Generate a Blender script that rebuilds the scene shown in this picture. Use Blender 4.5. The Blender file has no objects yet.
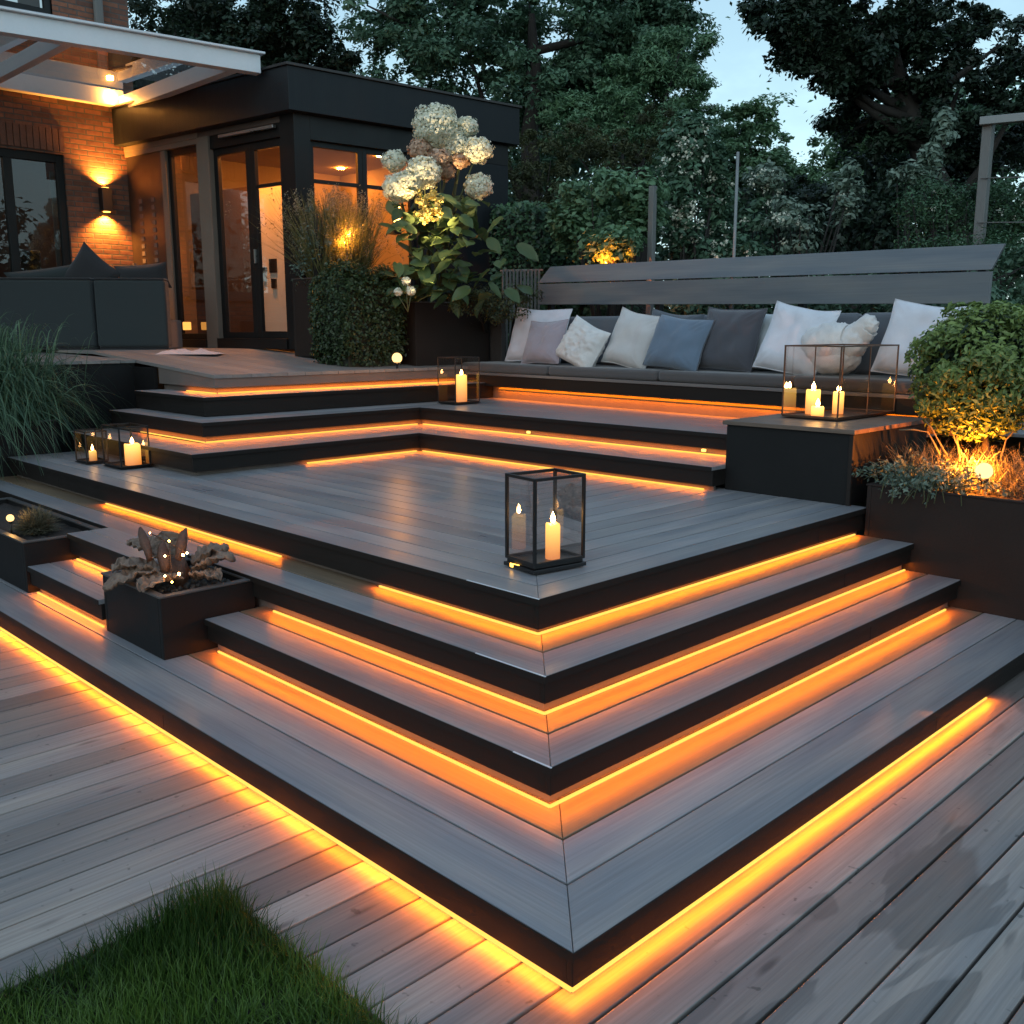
import bpy, math, random
import numpy as np
from mathutils import Matrix, Vector, noise as mnoise

random.seed(7)
RNG = np.random.default_rng(11)
SC = bpy.context.scene
COL = SC.collection

# ------------------------------------------------------------------ camera
CAM = Vector((-2.7947, -2.6600, 1.0836))
YAW, PITCH, FPX = math.radians(45.192), math.radians(10.651), 973.28
FWD = Vector((math.cos(YAW) * math.cos(PITCH), math.sin(YAW) * math.cos(PITCH), -math.sin(PITCH)))
RGT = FWD.cross(Vector((0, 0, 1))).normalized()
UPV = RGT.cross(FWD)


def at(px, py, d):
    """world point seen at picture position (px, py) at depth d metres"""
    return CAM + FWD * d + RGT * ((px - 512) / FPX * d) + UPV * (-(py - 512) / FPX * d)


cam = bpy.data.cameras.new("camera")
cam.sensor_width = 36
cam.lens = FPX / 1024 * 36
cam.clip_end = 2000
cam.clip_start = 0.02
co = bpy.data.objects.new("camera", cam)
COL.objects.link(co)
co.matrix_world = Matrix((
    (RGT.x, UPV.x, -FWD.x, CAM.x), (RGT.y, UPV.y, -FWD.y, CAM.y), (RGT.z, UPV.z, -FWD.z, CAM.z), (0, 0, 0, 1)))
SC.camera = co

# ------------------------------------------------------------------ materials
def newmat(name):
    m = bpy.data.materials.new(name)
    m.use_nodes = True
    nt = m.node_tree
    for n in list(nt.nodes):
        nt.nodes.remove(n)
    out = nt.nodes.new("ShaderNodeOutputMaterial")
    return m, nt, out


def N(nt, typ, **kw):
    n = nt.nodes.new(typ)
    for k, v in kw.items():
        if k in n.inputs:
            n.inputs[k].default_value = v
        else:
            setattr(n, k, v)
    return n


def L(nt, a, ao, b, bi):
    nt.links.new(a.outputs[ao], b.inputs[bi])


def math_node(nt, op, a, b=None, clamp=False):
    n = nt.nodes.new("ShaderNodeMath")
    n.operation = op
    n.use_clamp = clamp
    for i, v in enumerate((a, b)):
        if v is None:
            continue
        if isinstance(v, (int, float)):
            n.inputs[i].default_value = v
        else:
            nt.links.new(v, n.inputs[i])
    return n.outputs[0]


def scale_col(nt, col, fac):
    """col (socket or tuple) times fac (socket)"""
    n = nt.nodes.new("ShaderNodeVectorMath")
    n.operation = 'SCALE'
    if isinstance(col, tuple):
        n.inputs[0].default_value = col[:3]
    else:
        nt.links.new(col, n.inputs[0])
    nt.links.new(fac, n.inputs['Scale'])
    return n.outputs[0]


def mixc(nt, fac, a, b):
    n = nt.nodes.new("ShaderNodeMix")
    n.data_type = 'RGBA'
    if isinstance(fac, (int, float)):
        n.inputs[0].default_value = fac
    else:
        nt.links.new(fac, n.inputs[0])
    for i, v in ((6, a), (7, b)):
        if isinstance(v, tuple):
            n.inputs[i].default_value = v if len(v) == 4 else v + (1,)
        else:
            nt.links.new(v, n.inputs[i])
    return n.outputs[2]


def ramp(nt, sock, lo, hi):
    n = nt.nodes.new("ShaderNodeMapRange")
    n.inputs[1].default_value = lo
    n.inputs[2].default_value = hi
    nt.links.new(sock, n.inputs[0])
    return n.outputs[0]


def surf(name, col, rough=0.5, var=0.25, scale=6.0, bump=0.15, bscale=None, spec=0.5, metal=0.0, stretch=(1, 1, 1), sheen=0.0):
    """general varied surface: two noises over object coordinates drive colour, roughness and bump"""
    m, nt, out = newmat(name)
    b = N(nt, "ShaderNodeBsdfPrincipled", Roughness=rough, Metallic=metal)
    b.inputs['Specular IOR Level'].default_value = spec
    if sheen:
        b.inputs['Sheen Weight'].default_value = sheen
    tc = N(nt, "ShaderNodeTexCoord")
    mp = N(nt, "ShaderNodeMapping")
    mp.inputs['Scale'].default_value = stretch
    L(nt, tc, 'Object', mp, 'Vector')
    n1 = N(nt, "ShaderNodeTexNoise", Scale=scale, Detail=5.0)
    L(nt, mp, 0, n1, 'Vector')
    n2 = N(nt, "ShaderNodeTexNoise", Scale=bscale or scale * 14, Detail=3.0)
    L(nt, mp, 0, n2, 'Vector')
    f = math_node(nt, 'ADD', math_node(nt, 'MULTIPLY', n1.outputs[0], 2 * var), 1 - var)
    f2 = math_node(nt, 'ADD', math_node(nt, 'MULTIPLY', n2.outputs[0], var), 1 - var / 2)
    c = scale_col(nt, tuple(col), math_node(nt, 'MULTIPLY', f, f2))
    nt.links.new(c, b.inputs['Base Color'])
    r = math_node(nt, 'ADD', math_node(nt, 'MULTIPLY', n1.outputs[0], 0.25), rough - 0.125, True)
    nt.links.new(r, b.inputs['Roughness'])
    if bump:
        bp = N(nt, "ShaderNodeBump", Strength=bump, Distance=0.01)
        L(nt, n2, 0, bp, 'Height')
        L(nt, bp, 0, b, 'Normal')
    L(nt, b, 0, out, 0)
    return m


def boards_mat(name, col, rough, grain=0.35, tonevar=0.5, wet=False, knots=False):
    """timber boards: grain runs along U of the board's own UVs, every board has its own tone"""
    m, nt, out = newmat(name)
    b = N(nt, "ShaderNodeBsdfPrincipled")
    uv = N(nt, "ShaderNodeUVMap", uv_map="uv")
    mp = N(nt, "ShaderNodeMapping")
    mp.inputs['Scale'].default_value = (1.6, 70, 1)
    L(nt, uv, 0, mp, 0)
    g = N(nt, "ShaderNodeTexNoise", Scale=1.0, Detail=6.0, Roughness=0.65)
    L(nt, mp, 0, g, 'Vector')
    mp2 = N(nt, "ShaderNodeMapping")
    mp2.inputs['Scale'].default_value = (1.1, 7, 1)
    L(nt, uv, 0, mp2, 0)
    g2 = N(nt, "ShaderNodeTexNoise", Scale=1.0, Detail=4.0)
    L(nt, mp2, 0, g2, 'Vector')
    tn = N(nt, "ShaderNodeAttribute", attribute_name="tone")
    f = math_node(nt, 'ADD', math_node(nt, 'MULTIPLY', ramp(nt, g.outputs[0], 0.3, 0.7), grain), 1 - grain / 2)
    f = math_node(nt, 'MULTIPLY', f, math_node(nt, 'ADD', math_node(nt, 'MULTIPLY', ramp(nt, g2.outputs[0], 0.3, 0.7), 0.35), 0.82))
    f = math_node(nt, 'MULTIPLY', f, math_node(nt, 'ADD', math_node(nt, 'MULTIPLY', tn.outputs['Fac'], tonevar), 1 - tonevar / 2))
    warm = tuple(c * k for c, k in zip(col, (1.08, 0.98, 0.88)))
    c0 = mixc(nt, ramp(nt, g2.outputs[0], 0.35, 0.65), tuple(col), warm)
    rough_s = math_node(nt, 'ADD', math_node(nt, 'MULTIPLY', g2.outputs[0], 0.3), rough - 0.15)
    geo = N(nt, "ShaderNodeNewGeometry")
    if knots:
        mk = N(nt, "ShaderNodeMapping")
        mk.inputs['Scale'].default_value = (1.5, 6.5, 1)
        L(nt, uv, 0, mk, 0)
        vo = N(nt, "ShaderNodeTexVoronoi", Scale=1.0)
        L(nt, mk, 0, vo, 'Vector')
        k = ramp(nt, vo.outputs['Distance'], 0.045, 0.11)
        f = math_node(nt, 'MULTIPLY', f, math_node(nt, 'ADD', math_node(nt, 'MULTIPLY', k, 0.55), 0.45))
    if wet:
        mw = N(nt, "ShaderNodeMapping")
        mw.inputs['Scale'].default_value = (0.55, 3.2, 1)
        mw.inputs['Location'].default_value = (0.35, 0.2, 0)
        L(nt, geo, 'Position', mw, 0)
        w = N(nt, "ShaderNodeTexNoise", Scale=1.35, Detail=3.0, Distortion=0.8)
        L(nt, mw, 0, w, 'Vector')
        sx = N(nt, "ShaderNodeSeparateXYZ")
        L(nt, geo, 'Position', sx, 0)
        edge = ramp(nt, sx.outputs['Y'], -1.0, -1.5)
        wf = math_node(nt, 'MULTIPLY', ramp(nt, w.outputs[0], 0.505, 0.525), edge)
        f = math_node(nt, 'MULTIPLY', f, math_node(nt, 'SUBTRACT', 1.0, math_node(nt, 'MULTIPLY', wf, 0.38)))
        rough_s = math_node(nt, 'SUBTRACT', rough_s, math_node(nt, 'MULTIPLY', wf, 0.10))
        sp = N(nt, "ShaderNodeTexNoise", Scale=23.0, Detail=2.0)
        L(nt, geo, 'Position', sp, 'Vector')
        f = math_node(nt, 'MULTIPLY', f, math_node(nt, 'SUBTRACT', 1.0, math_node(nt, 'MULTIPLY', ramp(nt, sp.outputs[0], 0.70, 0.76), 0.5)))
    c = scale_col(nt, c0, f)
    nt.links.new(c, b.inputs['Base Color'])
    nt.links.new(rough_s, b.inputs['Roughness'])
    bp = N(nt, "ShaderNodeBump", Strength=0.14, Distance=0.003)
    L(nt, g, 0, bp, 'Height')
    L(nt, bp, 0, b, 'Normal')
    L(nt, b, 0, out, 0)
    return m


def brick_mat(name):
    m, nt, out = newmat(name)
    b = N(nt, "ShaderNodeBsdfPrincipled", Roughness=0.85)
    uv = N(nt, "ShaderNodeUVMap", uv_map="uv")
    br = N(nt, "ShaderNodeTexBrick", Scale=1.0)
    br.inputs['Brick Width'].default_value = 0.215
    br.inputs['Row Height'].default_value = 0.064
    br.inputs['Mortar Size'].default_value = 0.009
    br.inputs['Mortar Smooth'].default_value = 0.25
    br.inputs['Bias'].default_value = -0.1
    br.inputs['Color1'].default_value = (0.25, 0.105, 0.06, 1)
    br.inputs['Color2'].default_value = (0.11, 0.055, 0.04, 1)
    br.inputs['Mortar'].default_value = (0.10, 0.085, 0.075, 1)
    L(nt, uv, 0, br, 'Vector')
    n = N(nt, "ShaderNodeTexNoise", Scale=14.0, Detail=5.0)
    L(nt, uv, 0, n, 'Vector')
    c = scale_col(nt, br.outputs[0], math_node(nt, 'ADD', math_node(nt, 'MULTIPLY', n.outputs[0], 0.8), 0.6))
    nt.links.new(c, b.inputs['Base Color'])
    h = math_node(nt, 'ADD', math_node(nt, 'MULTIPLY', br.outputs[1], -1.0), math_node(nt, 'MULTIPLY', n.outputs[0], 0.5))
    bp = N(nt, "ShaderNodeBump", Strength=0.8, Distance=0.012)
    nt.links.new(h, bp.inputs['Height'])
    L(nt, bp, 0, b, 'Normal')
    L(nt, b, 0, out, 0)
    return m


def emit(name, col, s):
    m, nt, out = newmat(name)
    e = N(nt, "ShaderNodeEmission", Strength=s)
    e.inputs[0].default_value = tuple(col) + (1,)
    L(nt, e, 0, out, 0)
    return m


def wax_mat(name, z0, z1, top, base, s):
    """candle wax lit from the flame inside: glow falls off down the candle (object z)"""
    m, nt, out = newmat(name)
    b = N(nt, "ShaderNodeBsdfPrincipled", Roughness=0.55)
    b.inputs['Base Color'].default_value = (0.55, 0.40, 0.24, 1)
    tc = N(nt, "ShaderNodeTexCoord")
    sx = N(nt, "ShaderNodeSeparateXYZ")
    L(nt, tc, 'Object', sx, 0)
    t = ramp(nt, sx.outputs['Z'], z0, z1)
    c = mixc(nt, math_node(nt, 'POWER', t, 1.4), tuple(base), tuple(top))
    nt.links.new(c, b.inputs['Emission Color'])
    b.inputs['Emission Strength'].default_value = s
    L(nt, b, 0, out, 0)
    return m


def glass_mat(name, tint, refl=0.10, rough=0.0, fr=.6):
    m, nt, out = newmat(name)
    t = N(nt, "ShaderNodeBsdfTransparent")
    t.inputs[0].default_value = tuple(tint) + (1,)
    g = N(nt, "ShaderNodeBsdfGlossy", Roughness=rough)
    g.inputs[0].default_value = (0.95, 0.95, 0.95, 1)
    lw = N(nt, "ShaderNodeLayerWeight", Blend=0.25)
    f = math_node(nt, 'ADD', math_node(nt, 'MULTIPLY', lw.outputs['Fresnel'], fr), refl, True)
    mx = N(nt, "ShaderNodeMixShader")
    nt.links.new(f, mx.inputs[0])
    L(nt, t, 0, mx, 1)
    L(nt, g, 0, mx, 2)
    L(nt, mx, 0, out, 0)
    return m


def leaf_mat(name, dark, light, rough=0.5, trans=0.25, spec=0.4):
    m, nt, out = newmat(name)
    b = N(nt, "ShaderNodeBsdfPrincipled", Roughness=rough)
    b.inputs['Specular IOR Level'].default_value = spec
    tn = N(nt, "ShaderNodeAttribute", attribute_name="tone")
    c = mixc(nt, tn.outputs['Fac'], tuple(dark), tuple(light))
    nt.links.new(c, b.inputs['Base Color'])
    tr = N(nt, "ShaderNodeBsdfTranslucent")
    nt.links.new(c, tr.inputs[0])
    mx = N(nt, "ShaderNodeMixShader")
    mx.inputs[0].default_value = trans
    L(nt, b, 0, mx, 1)
    L(nt, tr, 0, mx, 2)
    L(nt, mx, 0, out, 0)
    return m


M = {}
M['deck'] = boards_mat("grey_composite", (0.262, 0.266, 0.278), 0.34, grain=0.40, tonevar=0.30)
M['deck_glow_tint'] = boards_mat("glow_tinted_composite", (0.205, 0.150, 0.098), 0.42, grain=0.30, tonevar=0.2)  # LED glow painted into the colour: browner copy of the deck boards
M['ground_boards'] = boards_mat("weathered_boards", (0.238, 0.220, 0.207), 0.46, grain=0.46, tonevar=0.7, wet=True, knots=True)
M['terrace'] = boards_mat("terrace_boards", (0.24, 0.23, 0.22), 0.5, grain=0.25, tonevar=0.25)
M['fascia'] = surf("dark_fascia", (0.014, 0.011, 0.009), 0.55, 0.3, 4, 0.12, 60, spec=.25, stretch=(1, 1, 6))
M['riser'] = surf("riser_board", (0.16, 0.13, 0.11), 0.7, 0.2)
M['planter'] = surf("planter_steel", (0.012, 0.011, 0.0105), 0.55, 0.35, 3, 0.06, 70, spec=.25)
M['planter_brown'] = surf("planter_brown", (0.022, 0.016, 0.013), 0.6, 0.35, 3, 0.08, 70, spec=.25)
M['black'] = surf("black_metal", (0.012, 0.011, 0.011), 0.35, 0.2, 8, 0.03)
M['soil'] = surf("soil", (0.03, 0.022, 0.017), 0.95, 0.6, 12, 0.9, 60)
M['earth'] = surf("earth", (0.025, 0.03, 0.018), 0.95, 0.6, 2, 0.8, 20)
M['boxtop'] = boards_mat("brown_boards", (0.17, 0.12, 0.09), 0.4, grain=0.4, tonevar=0.2)
M['benchwood'] = boards_mat("bench_boards", (0.15, 0.135, 0.13), 0.5, grain=0.3, tonevar=0.2)
M['backboard'] = boards_mat("backrest_boards", (0.13, 0.145, 0.16), 0.48, grain=0.22, tonevar=0.2)
M['seatpad'] = surf("seat_pad", (0.085, 0.074, 0.07), 0.9, 0.2, 5, 0.3, 160, sheen=0.3)
M['backpad'] = surf("back_pad", (0.10, 0.11, 0.125), 0.9, 0.2, 5, 0.3, 160, sheen=0.3)
M['wicker'] = surf("wicker", (0.05, 0.045, 0.043), 0.7, 0.4, 5, 0.6, 40, stretch=(4, 4, 1))
M['sofa'] = surf("sofa_fabric", (0.020, 0.027, 0.027), 0.85, 0.25, 5, 0.3, 200, sheen=0.2)
M['sofadark'] = surf("dark_cushion", (0.018, 0.017, 0.018), 0.9, 0.3, 5, 0.3, 160, sheen=0.3)
M['brick'] = brick_mat("brown_brick")
M['soldier'] = surf("soldier_brick", (0.16, 0.075, 0.05), 0.85, 0.5, 9, 0.5, 40)
M['white_paint'] = surf("white_paint", (0.70, 0.72, 0.74), 0.4, 0.08, 3, 0.02)
M['beige'] = surf("beige_render", (0.17, 0.135, 0.105), 0.7, 0.15, 3, 0.1)
M['cladding'] = surf("black_cladding", (0.009, 0.011, 0.013), 0.5, 0.3, 2, 0.25, 26, stretch=(9, 9, 0.4), spec=.3)
M['darkframe'] = surf("dark_frame", (0.009, 0.0085, 0.008), 0.45, 0.2, 4, 0.04, spec=.3)
M['dark_door'] = surf("dark_timber_door", (0.03, 0.02, 0.016), 0.45, 0.4, 3, 0.2, 40, stretch=(8, 8, 0.6))
M['interior'] = surf("interior_plaster", (0.45, 0.38, 0.30), 0.8, 0.1, 3, 0.05)
M['intdark'] = surf("interior_panel", (0.10, 0.065, 0.05), 0.6, 0.3, 3, 0.1)
M['door_white'] = surf("white_door", (0.72, 0.66, 0.58), 0.5, 0.05, 3, 0.03)
M['grey_room'] = surf("grey_room", (0.12, 0.10, 0.09), 0.8, 0.3, 2, 0.05)
M['roofglass'] = glass_mat("roof_glass", (0.75, 0.72, 0.68), 0.06)
M['glass'] = glass_mat("window_glass", (0.92, 0.88, 0.82), 0.015, fr=.22)
M['dglass'] = glass_mat("dark_window_glass", (0.55, 0.52, 0.50), 0.05, fr=.3)
M['lglass'] = glass_mat("lantern_glass", (0.97, 0.91, 0.88), 0.10)
M['lglass2'] = glass_mat("box_lantern_glass", (0.95, 0.90, 0.86), 0.02, fr=.25)
M['copper'] = surf("copper_frame", (0.16, 0.09, 0.06), 0.35, 0.3, 9, 0.03, metal=0.7)
M['lead'] = surf("lead_frame", (0.05, 0.043, 0.04), 0.4, 0.3, 9, 0.03, metal=0.6)
M['led'] = emit("led_diffuser", (1.0, 0.60, 0.10), 1.5)
M['flame'] = emit("flame", (1.0, 0.70, 0.28), 7.0)
M['bulb'] = emit("bulb", (1.0, 0.74, 0.36), 9.0)
M['fairy'] = emit("fairy_bulb", (1.0, 0.45, 0.12), 90.0)
M['downlight'] = emit("downlight", (1.0, 0.30, 0.035), 620.0)
M['lampglow'] = emit("lamp_glow", (1.0, 0.48, 0.07), 6.0)
M['steel'] = surf("steel", (0.45, 0.44, 0.42), 0.3, 0.1, 8, 0.02, metal=0.9)
M['wire'] = surf("white_wire", (0.6, 0.58, 0.55), 0.5, 0.05)
M['post_grey'] = surf("grey_post", (0.16, 0.16, 0.15), 0.8, 0.3, 4, 0.3, 40, stretch=(4, 4, 0.5))
M['pole'] = surf("pale_pole", (0.22, 0.23, 0.22), 0.5, 0.15)
M['bark'] = surf("bark", (0.026, 0.021, 0.017), 0.9, 0.5, 5, 0.8, 30, stretch=(3, 3, 0.6))
M['stem'] = surf("green_stem", (0.07, 0.08, 0.03), 0.7, 0.3, 8, 0.2)
M['petal'] = leaf_mat("white_petals", (0.72, 0.69, 0.50), (0.90, 0.88, 0.74), 0.7, 0.3)
M['petal_warm'] = leaf_mat("pink_petals", (0.45, 0.26, 0.16), (0.70, 0.50, 0.36), 0.7, 0.3)
M['yellow'] = leaf_mat("yellow_petals", (0.55, 0.40, 0.08), (0.80, 0.66, 0.25), 0.7, 0.3)
M['dry'] = surf("dry_leaf", (0.23, 0.155, 0.11), 0.8, 0.6, 14, 0.6, 60)
M['pod'] = surf("seed_pod", (0.10, 0.045, 0.025), 0.6, 0.6, 20, 0.8, 60)
M['pebble'] = surf("pebble", (0.06, 0.055, 0.05), 0.7, 0.5, 20, 0.3)
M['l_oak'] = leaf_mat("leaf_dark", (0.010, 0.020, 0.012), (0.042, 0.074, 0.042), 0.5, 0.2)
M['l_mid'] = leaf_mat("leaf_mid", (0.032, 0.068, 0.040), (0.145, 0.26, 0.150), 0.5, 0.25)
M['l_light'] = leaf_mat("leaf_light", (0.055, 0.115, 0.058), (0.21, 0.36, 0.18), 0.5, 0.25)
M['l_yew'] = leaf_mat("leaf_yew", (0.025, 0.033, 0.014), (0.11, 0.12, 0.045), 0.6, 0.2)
M['l_hedge'] = leaf_mat("leaf_hedge", (0.020, 0.050, 0.024), (0.10, 0.20, 0.09), 0.4, 0.2)
M['l_box'] = leaf_mat("leaf_box", (0.030, 0.060, 0.018), (0.20, 0.28, 0.09), 0.35, 0.2)
M['l_boxdark'] = leaf_mat("leaf_box_dark", (0.016, 0.030, 0.012), (0.085, 0.125, 0.045), 0.4, 0.2)
M['l_ball'] = leaf_mat("leaf_ball", (0.045, 0.080, 0.020), (0.30, 0.40, 0.11), 0.35, 0.25)
M['l_silver'] = leaf_mat("leaf_silver", (0.08, 0.12, 0.09), (0.26, 0.33, 0.24), 0.6, 0.25)
M['l_pale'] = leaf_mat("leaf_pale", (0.04, 0.09, 0.055), (0.36, 0.44, 0.34), 0.5, 0.25)
M['l_hyd'] = leaf_mat("leaf_hydrangea", (0.035, 0.065, 0.025), (0.13, 0.18, 0.065), 0.45, 0.25)
M['l_straw'] = leaf_mat("leaf_straw", (0.10, 0.09, 0.05), (0.32, 0.28, 0.18), 0.7, 0.3)
M['l_golden'] = leaf_mat("leaf_golden", (0.10, 0.11, 0.04), (0.36, 0.33, 0.13), 0.7, 0.35)
M['l_grass'] = leaf_mat("leaf_tuft", (0.035, 0.080, 0.045), (0.17, 0.27, 0.15), 0.45, 0.25)
M['l_lawn'] = leaf_mat("leaf_lawn", (0.030, 0.070, 0.012), (0.16, 0.27, 0.045), 0.5, 0.3)


def fabric(name, col, v=0.14):
    return surf(name, col, 0.92, v, 7, 0.35, 170, sheen=0.4)


# ------------------------------------------------------------------ mesh builder
class MB:
    def __init__(self):
        self.v, self.f, self.uv, self.tone, self.sm = [], [], [], [], []

    def face(self, idx, uv=None, tone=0.5, smooth=False):
        self.f.append(tuple(idx))
        if uv is None:
            p = [Vector(self.v[i]) for i in idx]
            n = (p[1] - p[0]).cross(p[2] - p[0]) if len(p) > 2 else Vector((0, 0, 1))
            a = [abs(c) for c in n]
            k = a.index(max(a))
            uv = [((q.y, q.z), (q.x, q.z), (q.x, q.y))[k] for q in p]
        self.uv.append(uv)
        self.tone.append(tone)
        self.sm.append(smooth)

    def box(self, x0, x1, y0, y1, z0, z1, mat=None, tone=0.5):
        b = len(self.v)
        c = [(x0, y0, z0), (x1, y0, z0), (x1, y1, z0), (x0, y1, z0), (x0, y0, z1), (x1, y0, z1), (x1, y1, z1), (x0, y1, z1)]
        self.v += c
        for q in ((0, 3, 2, 1), (4, 5, 6, 7), (0, 1, 5, 4), (1, 2, 6, 5), (2, 3, 7, 6), (3, 0, 4, 7)):
            self.face([b + i for i in q], tone=tone)
        if mat is not None:
            for i in range(b, b + 8):
                self.v[i] = tuple(mat @ Vector(self.v[i]))

    def board(self, poly, z0, z1, axis, tone, mat=None):
        """prism over a 2-D polygon, UV along axis (0 = x, 1 = y) with an offset of its own"""
        b = len(self.v)
        n = len(poly)
        ou, ov = random.uniform(0, 40), random.uniform(0, 40)
        area = sum(poly[i][0] * poly[(i + 1) % n][1] - poly[(i + 1) % n][0] * poly[i][1] for i in range(n))
        if area < 0:
            poly = poly[::-1]
        self.v += [(p[0], p[1], z0) for p in poly] + [(p[0], p[1], z1) for p in poly]

        def U(i):
            x, y, z = self.v[i]
            return (x + ou, y + z + ov) if axis == 0 else (y + ou, x + z + ov)
        for q in ([b + i for i in range(n)][::-1], [b + n + i for i in range(n)]):
            self.face(q, [U(i) for i in q], tone)
        for i in range(n):
            j = (i + 1) % n
            q = [b + i, b + j, b + n + j, b + n + i]
            self.face(q, [U(k) for k in q], tone)
        if mat is not None:
            for i in range(b, b + 2 * n):
                self.v[i] = tuple(mat @ Vector(self.v[i]))

    def tube(self, pts, rad, n=8, tone=0.5, caps=True):
        pts = [Vector(p) for p in pts]
        if isinstance(rad, (int, float)):
            rad = [rad] * len(pts)
        b = len(self.v)
        ref = Vector((0.31, 0.87, 0.39))
        for i, p in enumerate(pts):
            t = (pts[min(i + 1, len(pts) - 1)] - pts[max(i - 1, 0)])
            if t.length < 1e-9:
                t = Vector((0, 0, 1))
            t.normalize()
            a = t.cross(ref)
            if a.length < 1e-3:
                a = t.cross(Vector((1, 0, 0)))
            a.normalize()
            c = t.cross(a)
            for k in range(n):
                w = 2 * math.pi * k / n
                self.v.append(tuple(p + a * (rad[i] * math.cos(w)) + c * (rad[i] * math.sin(w))))
        for i in range(len(pts) - 1):
            for k in range(n):
                k2 = (k + 1) % n
                q = [b + i * n + k, b + i * n + k2, b + (i + 1) * n + k2, b + (i + 1) * n + k]
                self.face(q, [(k / n, i), ((k + 1) / n, i), ((k + 1) / n, i + 1), (k / n, i + 1)], tone, True)
        if caps:
            self.face([b + k for k in range(n)][::-1], [(0, 0)] * n, tone)
            self.face([b + (len(pts) - 1) * n + k for k in range(n)], [(0, 0)] * n, tone)

    def lathe(self, prof, n=20, c=(0, 0, 0), tone=0.5, smooth=True):
        b = len(self.v)
        for r, z in prof:
            for k in range(n):
                w = 2 * math.pi * k / n
                self.v.append((c[0] + r * math.cos(w), c[1] + r * math.sin(w), c[2] + z))
        for i in range(len(prof) - 1):
            for k in range(n):
                k2 = (k + 1) % n
                q = [b + i * n + k, b + i * n + k2, b + (i + 1) * n + k2, b + (i + 1) * n + k]
                self.face(q, [(k / n, i), ((k + 1) / n, i), ((k + 1) / n, i + 1), (k / n, i + 1)], tone, smooth)
        self.face([b + k for k in range(n)][::-1], [(0, 0)] * n, tone)
        self.face([b + (len(prof) - 1) * n + k for k in range(n)], [(0, 0)] * n, tone)

    def ball(self, c, r, n=12, tone=0.5, sq=(1, 1, 1), jit=0.0):
        b = len(self.v)
        m = n // 2
        for i in range(m + 1):
            ph = math.pi * i / m
            for k in range(n):
                w = 2 * math.pi * k / n
                j = 1 + random.uniform(-jit, jit)
                self.v.append((c[0] + r * sq[0] * j * math.sin(ph) * math.cos(w), c[1] + r * sq[1] * j * math.sin(ph) * math.sin(w),
                               c[2] - r * sq[2] * j * math.cos(ph)))
        for i in range(m):
            for k in range(n):
                k2 = (k + 1) % n
                q = [b + i * n + k, b + i * n + k2, b + (i + 1) * n + k2, b + (i + 1) * n + k]
                self.face(q, [(0, 0)] * 4, tone, True)

    def grid(self, fn, nu, nv, tone=0.5, smooth=True):
        b = len(self.v)
        for i in range(nu + 1):
            for j in range(nv + 1):
                self.v.append(tuple(fn(i / nu, j / nv)))
        for i in range(nu):
            for j in range(nv):
                q = [b + i * (nv + 1) + j, b + (i + 1) * (nv + 1) + j, b + (i + 1) * (nv + 1) + j + 1, b + i * (nv + 1) + j + 1]
                self.face(q, [(i / nu, j / nv), ((i + 1) / nu, j / nv), ((i + 1) / nu, (j + 1) / nv), (i / nu, (j + 1) / nv)], tone, smooth)

    def xform(self, mat):
        self.v = [tuple(mat @ Vector(p)) for p in self.v]
        return self


PM = {}     # matrix of each thing's Empty, to turn world points into its own coordinates


def raw_object(name, v, f, uv, tone, sm, mat, parent=None):
    me = bpy.data.meshes.new(name)
    me.from_pydata(v, [], f)
    ul = me.uv_layers.new(name="uv")
    flat = [c for u in uv for p in u for c in p]
    ul.data.foreach_set("uv", flat)
    a = me.attributes.new("tone", 'FLOAT', 'FACE')
    a.data.foreach_set("value", tone)
    me.polygons.foreach_set("use_smooth", sm)
    me.materials.append(mat)
    o = bpy.data.objects.new(name, me)
    COL.objects.link(o)
    if parent is not None:
        o.parent = parent
    return o


def part(mb, name, mat, parent=None, world=False, bevel=0.0, label=None):
    if world and parent is not None:
        root = parent
        while root.parent is not None:
            root = root.parent
        inv = PM[root.name].inverted()
        mb.v = [tuple(inv @ Vector(p)) for p in mb.v]
    o = raw_object(name, mb.v, mb.f, mb.uv, mb.tone, mb.sm, mat, parent)
    if bevel:
        m = o.modifiers.new("bevel", 'BEVEL')
        m.width = bevel
        m.segments = 2
        m.limit_method = 'ANGLE'
    if label:
        o['label'] = label
    return o


def tag(o, label, cat, group=None, kind=None):
    o['label'] = label
    o['category'] = cat
    if group:
        o['group'] = group
    if kind:
        o['kind'] = kind
    return o


def thing(name, label, cat, loc=(0, 0, 0), rotz=0.0, group=None):
    o = bpy.data.objects.new(name, None)
    o.empty_display_size = 0.1
    COL.objects.link(o)
    o.location = loc
    o.rotation_euler = (0, 0, rotz)
    PM[o.name] = Matrix.Translation(loc) @ Matrix.Rotation(rotz, 4, 'Z')
    return tag(o, label, cat, group)


def structure(o):
    o['kind'] = 'structure'
    return o


def copy_tree(o, parent=None):
    c = o.copy()
    COL.objects.link(c)
    if parent is not None:
        c.parent = parent
    for ch in list(o.children):
        copy_tree(ch, c)
    return c


def point_lamp(p, watts, col=(1, 0.5, 0.16), r=0.03):
    l = bpy.data.lights.new("lamp_light", 'POINT')
    l.energy = watts
    l.color = col
    l.shadow_soft_size = r
    o = bpy.data.objects.new("lamp_light", l)
    COL.objects.link(o)
    o.location = p
    return o


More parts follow.
